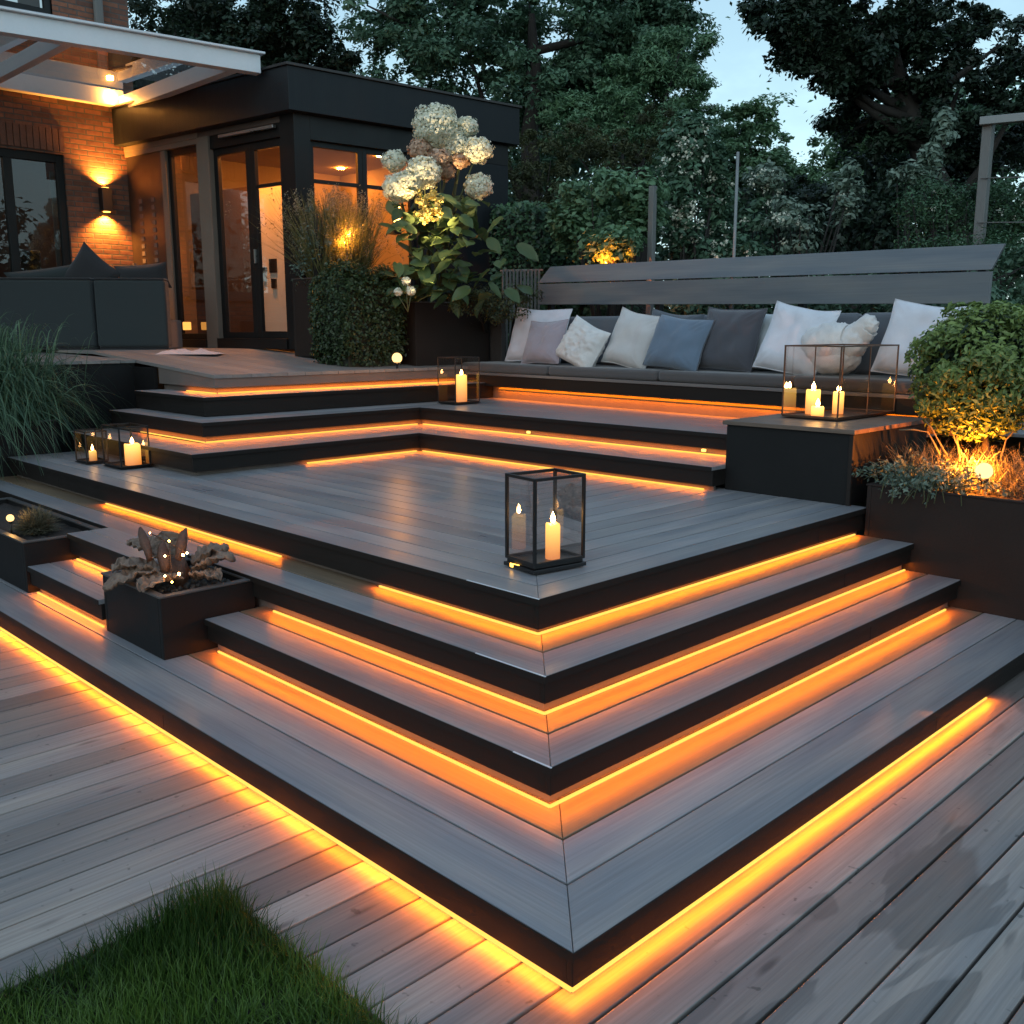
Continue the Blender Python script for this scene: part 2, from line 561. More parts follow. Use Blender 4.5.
def spot_lamp(p, d, watts, ang=80, col=(1, 0.42, 0.08), r=0.03):
    l = bpy.data.lights.new("lamp_spot", 'SPOT')
    l.energy = watts
    l.color = col
    l.spot_size = math.radians(ang)
    l.spot_blend = 0.8
    l.shadow_soft_size = r
    o = bpy.data.objects.new("lamp_spot", l)
    COL.objects.link(o)
    o.location = p
    o.rotation_euler = Vector(d).to_track_quat('-Z', 'Y').to_euler()
    return o


LEDCOL = (1.0, 0.205, 0.003)
LEDW = 2.15          # watts per metre of strip


def led_lamp(p, q, out, w=LEDW, tilt=0.10):
    """the light of one LED run from p to q: a thin strip tucked under the nosing, shining down on the tread"""
    p, q = Vector(p), Vector(q)
    ln = (q - p).length
    l = bpy.data.lights.new("led_light", 'AREA')
    l.shape = 'RECTANGLE'
    l.size = ln
    l.size_y = 0.010
    l.energy = w * ln
    l.color = LEDCOL
    o = bpy.data.objects.new("led_light", l)
    COL.objects.link(o)
    x = (q - p).normalized()
    z = -(Vector(out) * tilt + Vector((0, 0, -1))).normalized()
    y = z.cross(x).normalized()
    c = (p + q) / 2
    o.matrix_world = Matrix(((x.x, y.x, z.x, c.x), (x.y, y.y, z.y, c.y), (x.z, y.z, z.z, c.z), (0, 0, 0, 1)))
    return o


# ------------------------------------------------------------------ foliage
def leaves(name, pts, nrm, size, mat, parent, tone, aspect=0.5, fold=True, jitter=0.35, seed=1):
    """many leaf faces at pts, facing about nrm: pts (n,3), nrm (n,3), size scalar or (n,), tone (n,)"""
    r = np.random.default_rng(seed)
    pts = np.asarray(pts, float)
    n = len(pts)
    nrm = np.asarray(nrm, float) + r.normal(0, jitter, (n, 3))
    nrm /= np.linalg.norm(nrm, axis=1, keepdims=True) + 1e-9
    d = r.normal(0, 1, (n, 3))
    d -= nrm * np.sum(d * nrm, axis=1, keepdims=True)
    d /= np.linalg.norm(d, axis=1, keepdims=True) + 1e-9
    s = np.cross(nrm, d)
    ln = (np.ones(n) * size * r.uniform(0.65, 1.3, n))[:, None]
    w = ln * aspect * 0.5
    base = pts - d * ln * 0.5
    tip = pts + d * ln * 0.5 - nrm * ln * 0.12
    m1 = pts + s * w + nrm * ln * 0.04
    m2 = pts - s * w + nrm * ln * 0.04
    if fold:
        v = np.stack([base, m1, tip, m2], axis=1).reshape(-1, 3)
        k = np.arange(n)[:, None] * 4
        loops = np.concatenate([k + 0, k + 1, k + 2, k + 0, k + 2, k + 3], axis=1).reshape(-1)
        nf, fl = 2 * n, 3
        tn = np.repeat(tone, 2)
    else:
        v = np.stack([base, m1, tip, m2], axis=1).reshape(-1, 3)
        loops = np.arange(4 * n)
        nf, fl = n, 4
        tn = np.asarray(tone)
    return fast_object(name, v, loops, nf, fl, tn, mat, parent)


def fast_object(name, v, loops, nf, fl, tn, mat, parent):
    if parent is not None:
        root = parent
        while root.parent is not None:
            root = root.parent
        inv = np.array(PM[root.name].inverted())
        v = v @ inv[:3, :3].T + inv[:3, 3]
    me = bpy.data.meshes.new(name)
    me.vertices.add(len(v))
    me.vertices.foreach_set("co", v.astype(np.float32).ravel())
    me.loops.add(len(loops))
    me.loops.foreach_set("vertex_index", loops.astype(np.int32))
    me.polygons.add(nf)
    me.polygons.foreach_set("loop_start", np.arange(0, nf * fl, fl, dtype=np.int32))
    a = me.attributes.new("tone", 'FLOAT', 'FACE')
    a.data.foreach_set("value", np.clip(tn, 0, 1).astype(np.float32))
    me.update()
    me.validate()
    me.materials.append(mat)
    o = bpy.data.objects.new(name, me)
    COL.objects.link(o)
    if parent is not None:
        o.parent = parent
    return o


def clumps_in(c, r, n, cr, seed, shell=0.55):
    """n leaf clumps spread through the outer part of an ellipsoid c, r; clump radius about cr"""
    g = np.random.default_rng(seed)
    d = g.normal(0, 1, (n, 3))
    d /= np.linalg.norm(d, axis=1, keepdims=True)
    rad = shell + (1 - shell) * g.uniform(0, 1, n) ** 0.6
    rad *= 1 + np.where(g.uniform(0, 1, n) > .7, g.uniform(0, .34, n), 0)
    p = np.array(c) + d * np.array(r) * rad[:, None]
    k = cr * g.uniform(0.4, 1.35, n)
    return p, k, g.uniform(0, 1, n)


def clump_leaves(cl, per, g, flat=0.6):
    """leaf points for clumps: shells, flattened; returns pts, normals, tone"""
    p, k, ct = cl
    m = len(p)
    d = g.normal(0, 1, (m, per, 3))
    d /= np.linalg.norm(d, axis=2, keepdims=True)
    rad = g.uniform(0.25, 1.0, (m, per, 1)) ** 0.6
    tail = g.uniform(0, 1, (m, per, 1))
    rad = rad * (1 + np.where(tail > .72, (tail - .72) * 3.2 * g.uniform(.4, 1, (m, per, 1)), 0))
    off = d * rad * k[:, None, None]
    off[:, :, 2] *= flat
    pts = (p[:, None, :] + off).reshape(-1, 3)
    nr = d * 0.6 + np.array([0, 0, 0.7])
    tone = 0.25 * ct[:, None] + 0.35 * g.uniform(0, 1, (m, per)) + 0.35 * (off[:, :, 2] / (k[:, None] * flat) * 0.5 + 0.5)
    return pts, nr.reshape(-1, 3), tone.reshape(-1)


def tree(name, label, cat, base, crowns, trunk_r, mat, leaf=0.16, nclump=70, per=130, cr=0.5, seed=3, group=None, aspect=0.5, limbs=7, shell=0.5, thin=-.10):
    """tapered trunk, limbs into the crown, crown = leaf clumps over several ellipsoids"""
    base = Vector(base)
    t = thing(name, label, cat, base, 0, group)
    g = np.random.default_rng(seed)
    rr = random.Random(seed)
    tops = [Vector(c[0]) for c in crowns]
    mid = sum(tops, Vector()) / len(tops)
    tb = MB()
    top = mid + Vector((0, 0, crowns[0][1][2] * 0.3))
    pts = []
    for i in range(7):
        f = i / 6
        p = base.lerp(top, f)
        pts.append(p + Vector((rr.uniform(-1, 1), rr.uniform(-1, 1), 0)) * trunk_r * 0.5 * (0 < i))
    tb.tube(pts, [trunk_r * (1.25 - 1.05 * i / 6) for i in range(7)], 9)
    for k in range(limbs):
        c = crowns[k % len(crowns)]
        f = rr.uniform(0.45, 0.9)
        s = base.lerp(top, f)
        e = Vector(c[0]) + Vector((rr.uniform(-.75, .75) * c[1][0], rr.uniform(-.75, .75) * c[1][1], rr.uniform(-.3, .6) * c[1][2]))
        m = s.lerp(e, 0.5) + Vector((0, 0, -0.08 * (e - s).length))
        tb.tube([s, m, e], [trunk_r * 0.30, trunk_r * 0.17, trunk_r * 0.05], 6)
    part(tb, "trunk", M['bark'], t, world=True)
    P_, N_, T_ = [], [], []
    for i, (c, r) in enumerate(crowns):
        nb = max(7, nclump // 7)
        d = g.normal(0, 1, (nb, 3))
        d /= np.linalg.norm(d, axis=1, keepdims=True)
        bp = np.array(c) + d * np.array(r) * (g.uniform(.15, 1, (nb, 1)) ** .55) * .92
        br_ = cr * g.uniform(.9, 2.1, nb)
        for j in range(nb):
            cl = clumps_in(tuple(bp[j]), (br_[j], br_[j], br_[j] * .55), 8, cr * .62, seed * 17 + i * 100 + j, .35)
            a, b, dd = clump_leaves(cl, int(per * .9), g, .55)
            P_.append(a); N_.append(b); T_.append(dd * .75 + .25 * g.uniform())
    P_, N_, T_ = np.concatenate(P_), np.concatenate(N_), np.concatenate(T_)
    fq = .75 / cr
    nz = np.array([mnoise.noise(Vector(p * fq)) + .45 * mnoise.noise(Vector(p * fq * 2.7)) for p in P_])
    keep = nz > thin + g.normal(0, .06, len(nz))
    P_, N_, T_ = [P_[keep]], [N_[keep]], [np.clip(T_[keep] + .35 * nz[keep] - .05, 0, 1)]
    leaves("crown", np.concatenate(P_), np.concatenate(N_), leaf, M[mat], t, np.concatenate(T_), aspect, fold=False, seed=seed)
    return t


def shrub(name, label, cat, base, blobs, mat, leaf=0.06, per=60, cr=0.16, seed=5, group=None, aspect=0.55, density=40, shell=0.5, fold=False, flowers=None, stems=5):
    base = Vector(base)
    t = thing(name, label, cat, base, 0, group)
    g = np.random.default_rng(seed)
    rr = random.Random(seed)
    P_, N_, T_ = [], [], []
    sb = MB()
    for i, (c, r) in enumerate(blobs):
        r = tuple(max(.35 * q, q - cr * .8) for q in r)
        cl = clumps_in(tuple(c), r, density, cr, seed * 13 + i, shell)
        a, b, d = clump_leaves(cl, per, g, 0.75)
        P_.append(a); N_.append(b); T_.append(d)
        for k in range(stems):
            e = Vector(c) + Vector((rr.uniform(-.7, .7) * r[0], rr.uniform(-.7, .7) * r[1], rr.uniform(-.2, .6) * r[2]))
            s = base + Vector((rr.uniform(-.15, .15), rr.uniform(-.15, .15), 0))
            sb.tube([s, s.lerp(e, .5) + Vector((0, 0, .1)), e], [.022, .016, .006], 5)
    P_ = np.concatenate(P_)
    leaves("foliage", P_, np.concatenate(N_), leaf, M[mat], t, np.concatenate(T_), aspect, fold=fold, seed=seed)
    part(sb, "stem", M['bark'], t, world=True)
    if flowers:
        n, size, fm = flowers
        ctr = np.array(blobs[0][0])
        view = np.array(CAM) - ctr
        allc = np.concatenate([np.tile(np.array(b[0]), (density * per, 1)) for b in blobs])
        fac = ((P_ - allc) @ (view / np.linalg.norm(view))) / (np.linalg.norm(P_ - allc, axis=1) + .05) + g.normal(0, .15, len(P_))
        idx = np.argsort(-fac)[:n * 14][::14]
        fp, fn, ft = [], [], []
        for k in idx:
            o = P_[k]
            for j in range(14):
                fp.append(o + g.normal(0, size * 0.5, 3))
                fn.append(g.normal(0, 1, 3) + np.array([-.3, -.3, .8]))
                ft.append(g.uniform(0.3, 1))
        leaves("blossom", np.array(fp), np.array(fn), size * 0.7, M[fm], t, np.array(ft), 0.8, fold=False, seed=seed + 1)
    return t


def blades(name, roots, tips, sag, width, mat, parent, tone, seg=5, seed=2):
    """arching grass blades: roots, tips (n,3); sag (n,) lifts the middle; ribbons of seg quads"""
    g = np.random.default_rng(seed)
    roots, tips = np.asarray(roots, float), np.asarray(tips, float)
    n = len(roots)
    side = np.cross(tips - roots, np.array([0, 0, 1.0]) + g.normal(0, .3, (n, 3)))
    side /= np.linalg.norm(side, axis=1, keepdims=True) + 1e-9
    ctrl = (roots + tips) / 2 + np.array([0, 0, 1.0]) * np.asarray(sag)[:, None]
    rows = []
    for i in range(seg + 1):
        t = i / seg
        p = roots * (1 - t) ** 2 + ctrl * 2 * t * (1 - t) + tips * t * t
        w = width * (1 - 0.9 * t ** 1.5)
        rows.append(p - side * w * 0.5)
        rows.append(p + side * w * 0.5)
    v = np.stack(rows, axis=1).reshape(-1, 3)
    k = np.arange(n)[:, None] * (2 * (seg + 1))
    q = []
    for i in range(seg):
        q += [k + 2 * i, k + 2 * i + 1, k + 2 * i + 3, k + 2 * i + 2]
    loops = np.concatenate(q, axis=1).reshape(-1)
    return fast_object(name, v, loops, n * seg, 4, np.repeat(tone, seg), M[mat] if isinstance(mat, str) else mat, parent)


# ------------------------------------------------------------------ the ground
def rect(x0, x1, y0, y1):
    return [(x0, y0), (x1, y0), (x1, y1), (x0, y1)]


g = MB()
g.box(-400, 400, -400, 400, -1.2, -0.72)
structure(part(g, "ground", M['earth']))
g = MB()
GZ = -0.66
LAWX, LAWY = -1.475, 0.02
pitch = 0.149
k0 = int((-7 - 0.10) / pitch)
for k in range(k0, 60):
    y0 = 0.100 + k * pitch + 0.005
    y1 = y0 + pitch - 0.010
    if y1 > 8.2:
        break
    x = -5.5 + random.uniform(-1.5, 0)
    xe = 4.2
    if y0 < LAWY - .08:
        x = LAWX
    cuts = [x]
    if y0 > LAWY - .08:
        cuts.append(-3.0 + random.uniform(-.6, .3))
    else:
        pass
    cuts.append(xe)
    for a, b in zip(cuts[:-1], cuts[1:]):
        dz = random.uniform(-.0015, .0015)
        g.board(rect(a + .001, b - .001, y0, y1), GZ - .03 + dz, GZ + dz, 0, random.random())
# boards continue left of the lawn, under the viewer's feet
structure(part(g, "ground_deck", M['ground_boards'], bevel=0.003))
g = MB()
g.box(-5.6, LAWX - .002, -6.8, -0.052, GZ - .055, GZ - .018)
structure(part(g, "lawn_soil", M['soil']))
n = 42000
rx = RNG.uniform(-2.75, LAWX - .003, n)
ry = RNG.uniform(-1.75, -0.052, n)
hg = (RNG.uniform(.05, .125, n) + .05 * np.exp(-((rx + 1.54) ** 2 + (ry + .11) ** 2) / .02)) * (0.8 + 0.35 * np.sin(rx * 9 + 1) * np.sin(ry * 7))
root = np.stack([rx, ry, np.full(n, GZ - .02)], 1)
ang = RNG.uniform(0, 6.283, n)
ln = RNG.uniform(.0, .06, n)
edge_ = np.exp(-np.abs(ry + .05) / .04) + np.exp(-np.abs(rx - LAWX) / .04)
ln = ln * (1 + .5 * edge_)
tip = root + np.stack([np.cos(ang) * ln, np.sin(ang) * ln, hg], 1)
tone = np.clip(RNG.uniform(0, .6, n) + 0.35 * np.sin(rx * 5 + ry * 8 + 2), 0, 1)
lw = blades("lawn_grass", root, tip, hg * .25, 0.0035, 'l_lawn', None, tone, seg=3)
tag(lw, "thick green lawn grass growing in the notch of the lower boards", "grass", kind="stuff")

# ------------------------------------------------------------------ the steps
def run_boards(corner, z, xend, yend, widths, gap=0.009, th=0.026, ext=0.012, inner=99):
    """mitred L of boards on a convex corner: first board outermost; boards from number inner on carry the painted LED glow tint"""
    mb, mb_in = MB(), MB()
    outer = mb
    cx, cy = corner
    a = -ext
    for k, w in enumerate(widths):
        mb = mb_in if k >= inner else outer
        b = a + w - gap
        mg = 0.0012
        tone = random.random()
        mb.board([(cx + a + mg, cy + a), (xend, cy + a), (xend, cy + b), (cx + b + mg, cy + b)], z - th, z, 0, tone)
        mb.board([(cx + a, cy + a + mg), (cx + b, cy + b + mg), (cx + b, yend), (cx + a, yend)], z - th, z, 1, min(1, max(0, tone + random.uniform(-.2, .2))))
        a += w
    return outer, mb_in


def led_run(parent, zt, p, q, out, lampw=LEDW, hl=.03, tilt=.06):
    """LED strip lying on the tread zt from p to q (2-D), just under the nosing"""
    p, q, o = Vector(p + (0,)), Vector(q + (0,)), Vector(out + (0,))
    mb = MB()
    d = (q - p).normalized()
    mt = Matrix(((d.x, o.x, 0, p.x), (d.y, o.y, 0, p.y), (0, 0, 1, 0), (0, 0, 0, 1)))
    mb.box(.0195, (q - p).length - .0195, -0.024, -0.015, zt + .002, zt + .011, mt)
    part(mb, "led_strip", M['led'], parent, world=True)
    up = Vector((0, 0, zt + hl))
    led_lamp(p + o * -0.004 + up, q + o * -0.004 + up, o, lampw, tilt)


def step(name, label, corner, z, xend, yend, widths, fh, gapz, leds, gl=0.0):
    cx, cy = corner
    t = thing(name, label, "deck step", (cx, cy, z))
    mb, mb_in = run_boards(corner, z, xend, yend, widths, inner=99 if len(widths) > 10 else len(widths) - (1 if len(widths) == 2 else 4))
    part(mb, "tread", M['deck'], t, world=True, bevel=0.0025)
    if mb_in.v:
        part(mb_in, "glow_tinted_board", M['deck_glow_tint'], t, world=True, bevel=0.0025)
    f = MB()
    zt = z - 0.026
    js = [cx] + [j for j in (cx + 2.35,) if j < xend - .3] + [xend]
    for a, b in zip(js[:-1], js[1:]):
        f.box(a + .0012 * (a > cx), b - .0012 * (b < xend), cy, cy + .022, z - fh, zt)
    js = [cy + .022] + [j for j in (cy + 2.9 + cx * .5, cy + 5.2 - cx) if j < yend - .3] + [yend]
    for a, b in zip(js[:-1], js[1:]):
        f.box(cx, cx + .022, a + .0012 * (a > cy + .03), b - .0012 * (b < yend), z - fh, zt)
    part(f, "fascia", M['fascia'], t, world=True, bevel=0.002)
    e = MB()
    e.box(cx - .016, xend, cy - .016, cy - .0125, z - .030, z - .0012)
    e.box(cx - .016, cx - .0125, cy - .0125, yend, z - .030, z - .0012)
    part(e, "edge_band", M['fascia'], t, world=True)
    if gl:
        e = MB()
        e.box(cx - .0175, cx - .0115, cy - .018, cy + gl, z - .001, z + .0018)  # bright glint on the edge painted as a thin white strip
        part(e, "edge_glint", M['white_paint'], t, world=True)
    r = MB()
    r.box(cx + .05, xend, cy + .05, cy + .07, z - fh - gapz - .02, zt - .002)
    r.box(cx + .05, cx + .07, cy + .07, yend, z - fh - gapz - .02, zt - .002)
    part(r, "riser", M['riser'], t, world=True)
    for p, q, out in leds:
        low = z < -.5
        led_run(t, z - fh - gapz, p, q, out, LEDW * (1.5 if low else 1), hl=gapz - .004, tilt=.22 if z > -.1 else (.62 if low else .30))
    return t


C0 = (0.0, 0.0)
C1 = (-0.30, -0.32)
C2 = (-0.574, -0.606)
C3 = (-1.066, -1.146)
LX, LY = (0, -1), (-1, 0)          # outward of the right-hand and left-hand edges
tdeck = step("upper_platform", "wide grey decked platform above the corner steps, a square candle lantern near its corner", C0, 0.0, 2.94, 6.3,
     [0.15] + [0.1475] * 20, 0.138, 0.032,
     [((0.0, 0.0), (2.87, 0.0), LX), ((0.0, 4.38), (0.0, 1.98), LY), ((0.0, 1.12), (0.0, 0.0), LY)], .42)
step("deck_step", "topmost of the three narrow corner steps, directly under the wide platform", C1, -0.17, 2.886, 6.4,
     [0.195, 0.22], 0.116, 0.054,
     [((-.30, -.32), (2.88, -.32), LX), ((-.30, 1.62), (-.30, -.32), LY)], .36)
step("deck_step", "middle corner step, its left end stopping at the square planter of dried leaves", C2, -0.34, 2.886, 1.74,
     [0.196, 0.22], 0.112, 0.058,
     [((-.574, -.606), (2.80, -.606), LX), ((-.574, 1.70), (-.574, -.606), LY)], .16)
step("deck_step", "lowest and widest corner step with planters standing on it, rising from the ground boards", C3, -0.51, 3.9, 7.3,
     [0.228, 0.18, 0.19, 0.15, 0.15, 0.15], 0.116, 0.034,
     [((-1.066, -1.146), (1.95, -1.146), LX), ((-1.066, 7.2), (-1.066, -1.146), LY)])

# body of the stair under the treads keeps light from leaking between them
# two short stretches between the left-hand planters, one step further out
def short_step(label, x, z, y0, y1, fh, led):
    t = thing("short_step", label, "deck step", (x, y0, z))
    mb = MB()
    for i in range(3 if led else 2):
        mb.board(rect(x + i * .135 - .012, x + i * .135 + .117, y0, y1), z - .026, z, 1, random.random())
    part(mb, "tread", M['deck'], t, world=True, bevel=0.0025)
    f = MB()
    f.box(x, x + .022, y0, y1, z - fh, z - .026)
    f.box(x + .022, x + .30, y0, y0 + .02, z - fh, z - .026)
    f.box(x - .016, x - .0125, y0, y1, z - .030, z - .0012)
    part(f, "fascia", M['fascia'], t, world=True, bevel=0.001)
    r = MB()
    r.box(x + .05, x + .07, y0 + .03, y1, z - .17, z - .028)
    part(r, "riser", M['riser'], t, world=True)
    led_run(t, z - .17, (x, y1 - .02), (x, y0 + .02), LY, hl=.17 - fh - .004)
    return t


short_step("lower short wooden step between the two left-hand planters", -0.81, -0.34, 2.46, 3.52, 0.115, True)
short_step("upper short wooden step beside the planter with the small round bush", -0.56, -0.171, 2.44, 3.52, 0.13, True)

# upper flight: concave corners
def inner_step(label, z, xf, xl, yf, xr, yr, yl, dx, dy, fh, gapz, leds, name="inner_step"):
    """tread with a front along x = xf (from yr up to yf) and along y = yf (from xl to xf); depth dx, dy"""
    t = thing(name, label, "deck step", (xf, yf, z))
    mb = MB()
    nb = 3
    for i in range(nb):
        a, b = i / nb, (i + 1) / nb
        g_ = .003
        xa, xb = xf + dx * a - .012 * (i == 0) + g_ * (i > 0), xf + dx * b - g_
        ya, yb = yf + dy * a - .012 * (i == 0) + g_ * (i > 0), yf + dy * b - g_
        if xr is not None:
            mb.board([(xa, yr), (xb, yr), (xb, yb - .001), (xa, ya - .001)], z - .026, z, 1, random.random())
        mb.board([(xl - .012, ya), (xa if xr is not None else xf, ya), (xb if xr is not None else xf, yb), (xl - .012, yb)], z - .026, z, 0, random.random())
    for i in range(3):      # return at the left end
        xa = xl + i * .13
        mb.board([(xa - .012 * (i == 0), yf + dy + .002), (xa + .124, yf + dy + .002), (xa + .124, yl), (xa - .012 * (i == 0), yl)], z - .026, z, 1, random.random())
    part(mb, "tread", M['deck'], t, world=True, bevel=0.0025)
    f = MB()
    zt = z - .026
    f.box(xl, xf, yf, yf + .022, z - fh, zt)
    f.box(xl, xl + .022, yf + .022, yl, z - fh, zt)
    if xr is not None:
        f.box(xf, xf + .022, yr, yf + .022, z - fh, zt)
        f.box(xf + .022, xf + .4, yr, yr + .02, z - fh, zt)
    part(f, "fascia", M['fascia'], t, world=True, bevel=0.002)
    e = MB()
    e.box(xl - .016, xf - .012, yf - .016, yf - .0125, z - .030, z - .0012)
    e.box(xl - .016, xl - .0125, yf - .0125, yl, z - .030, z - .0012)
    if xr is not None:
        e.box(xf - .016, xf - .0125, yr, yf - .016, z - .030, z - .0012)
    part(e, "edge_band", M['fascia'], t, world=True)
    r = MB()
    r.box(xl + .05, xf + (.0 if xr is None else .05), yf + .05, yf + .07, z - fh - gapz - .004, zt - .002)
    r.box(xl + .05, xl + .07, yf + .07, yl, z - fh - gapz - .004, zt - .002)
    if xr is not None:
        r.box(xf + .05, xf + .07, yr + .02, yf + .05, z - fh - gapz - .004, zt - .002)
    part(r, "riser", M['riser'], t, world=True)
    for p, q, out in leds:
        led_run(t, z - fh - gapz, p, q, out, hl=gapz - .004)
    return t


inner_step("first of the upper steps, meeting the wide platform at an inside corner", 0.17, 2.75, 0.58, 4.10, 2.75, 1.0, 6.45, 0.55, 0.60, .135, .035,
           [((2.75, 4.10), (2.75, 1.06), LY), ((1.56, 4.10), (2.75, 4.10), LX)])
inner_step("second of the upper steps, carrying the bench terrace and the small candle lantern", 0.34, 3.235, 0.97, 4.675, 3.235, 1.0, 6.45, 1.5, 0.55, .118, .052,
           [((3.235, 4.675), (3.235, 1.1), LY), ((0.98, 4.675), (3.235, 4.675), LX), ((0.97, 5.9), (0.97, 4.675), LY)])
inner_step("third of the upper steps, narrow, below the house terrace edge", 0.51, 4.62, 1.22, 5.11, None, None, 6.45, 0, 0.36, .165, .006, [])
for px, py in ((528, 438), (703, 458)):  # glints of the LED light put in as small glowing blocks
    c = at(px, py, 6.0)
    k_ = (3.235 + .012 - CAM.x) / (c.x - CAM.x)
    p = CAM + (c - CAM) * k_
    t = thing("led_hot_spot", "small added LED glint on the riser %s" % ("of the upper steps near the inside corner" if px < 600 else "of the upper steps beside the storage box"), "LED glint", (3.25, p.y, p.z))
    mb = MB()
    mb.box(3.243, 3.262, p.y - .016, p.y + .016, .192, .212)
    part(mb, "lens", emit("led_hot_spot", (1, .55, .12), 3), t, world=True, bevel=.003)
# bench terrace boards behind the second step
g = MB()
for i in range(7):
    g.board(rect(4.74 + i * .2, 4.93 + i * .2, -1.2, 5.3), .314, .3385, 1, random.random())
for i in range(4):
    g.board(rect(3.3, 4.735, 1.0 - (i + 1) * .2, 1.0 - i * .2 - .006), .314, .338, 0, random.random())
bt = part(g, "bench_terrace", M['deck'], bevel=.0025)
structure(bt)

# house terrace: front edge at z 0.68, rising gently to the house
def terr_z(y):
    return 0.68 if y < 5.4 else min(0.85, 0.68 + (y - 5.4) * 0.0655)


t = thing("house_terrace", "pale decked terrace in front of the house, above the top lit step", "terrace", (1.48, 5.4, 0.68))
mb = MB()
x = 1.468
ybr = [5.388, 6.5, 8.0, 11.4]
while x < 7.2:
    w = 0.19
    tone = random.random()
    for a, b in zip(ybr[:-1], ybr[1:]):
        if a >= 6.5 - 1e-6 and False:
            continue
        i0 = len(mb.v)
        mb.board(rect(x, min(x + w - .005, 7.2), a, b), 0, 0.03, 1, tone)
        for i in range(i0, len(mb.v)):
            p = mb.v[i]
            mb.v[i] = (p[0], p[1], terr_z(p[1]) - .03 + p[2])
    x += w
# wing left of the steps
xs = -4.2
while xs < 1.46:
    i0 = len(mb.v)
    mb.board(rect(xs, min(xs + .185, 1.462), 6.95, 11.4), 0, .03, 1, random.random())
    for i in range(i0, len(mb.v)):
        p = mb.v[i]
        mb.v[i] = (p[0], p[1], terr_z(p[1]) - .03 + p[2])
    xs += .19
part(mb, "boards", M['terrace'], t, world=True)
f = MB()
f.box(1.48, 4.62, 5.40, 5.422, .565, .649)
f.box(1.48, 1.502, 5.422, 6.5, .565, .648)
za, zb_ = terr_z(5.422) - .031, terr_z(6.5) - .031
f.v[-8:] = [(x_, y_, (z_ if z_ < .6 else (za if y_ < 6 else zb_))) for x_, y_, z_ in f.v[-8:]]
part(f, "fascia", M['riser'], t, world=True, bevel=.002)
r = MB()
r.box(1.53, 4.62, 5.45, 5.47, .505, .648)
r.box(1.53, 1.55, 5.47, 6.5, .505, .646)
r.v[-8:] = [(x_, y_, (z_ if z_ < .6 else (za if y_ < 6 else zb_))) for x_, y_, z_ in r.v[-8:]]
part(r, "riser", M['riser'], t, world=True)
w_ = MB()
w_.box(-4.2, 1.46, 6.97, 7.00, -.7, .745)
w_.box(1.44, 1.476, 6.52, 6.97, -.1, .715)
part(w_, "retaining_wall", M['planter'], t, world=True)
led_run(t, .51, (1.50, 5.40), (4.45, 5.40), LX, 3.4, .05)
led_run(t, .51, (1.48, 6.0), (1.48, 5.40), LY, 2.4, .05)

# ------------------------------------------------------------------ planters
def planter(label, x0, x1, y0, y1, z0, z1, mat, wall=.028, group=None, soil=True, name="planter"):
    t = thing(name, label, "planter", ((x0 + x1) / 2, (y0 + y1) / 2, z0), 0, group)
    mb = MB()
    w = wall
    mb.box(x0, x1, y0, y0 + w, z0, z1)
    mb.box(x0, x1, y1 - w, y1, z0, z1)
    mb.box(x0, x0 + w, y0 + w, y1 - w, z0, z1)
    mb.box(x1 - w, x1, y0 + w, y1 - w, z0, z1)
    part(mb, "case", M[mat], t, world=True, bevel=.004)
    rim = MB()
    o = .006
    rim.box(x0 - o, x1 + o, y0 - o, y0 + w + .008, z1 + .001, z1 + .012)
    rim.box(x0 - o, x1 + o, y1 - w - .008, y1 + o, z1 + .001, z1 + .012)
    rim.box(x0 - o, x0 + w + .008, y0 + w + .008, y1 - w - .008, z1 + .001, z1 + .012)
    rim.box(x1 - w - .008, x1 + o, y0 + w + .008, y1 - w - .008, z1 + .001, z1 + .012)
    part(rim, "rim", M[mat + '_rim'] if mat + '_rim' in M else M[mat], t, world=True, bevel=.003)
    if soil:
        sb = MB()
        sb.grid(lambda u, v: (x0 + w + u * (x1 - x0 - 2 * w), y0 + w + v * (y1 - y0 - 2 * w), z1 - .035 + random.uniform(-.012, .012)), 14, 14)
        part(sb, "soil", M['soil'], t, world=True)
    return t


M['planter_rim'] = surf("planter_rim", (0.075, 0.07, 0.066), 0.45, 0.2, 4, 0.04)

# square planter of dried leaves, on the lowest step
planter("square dark planter on the lowest step, filled with dried leaves and fairy lights", -.80, -.29, 1.76, 2.44, -.51, -.20, 'planter')
stones = thing("pebble_bed", "dark pebbles covering the soil of the square dried leaf planter", "pebbles", (-.55, 2.1, -.23))
mb = MB()
for i in range(170):
    mb.ball((random.uniform(-.75, -.34), random.uniform(1.81, 2.39), -.228 + random.uniform(-.004, .012)), random.uniform(.008, .017), 6, jit=.15)
part(mb, "pebble", M['pebble'], stones, world=True)['kind'] = "stuff"
tag(stones, stones['label'], "pebbles", kind="stuff")
arr = thing("dried_arrangement", "crinkled pale dried leaves and brown seed pods in the square planter", "dried plant", (-.57, 2.05, -.23))


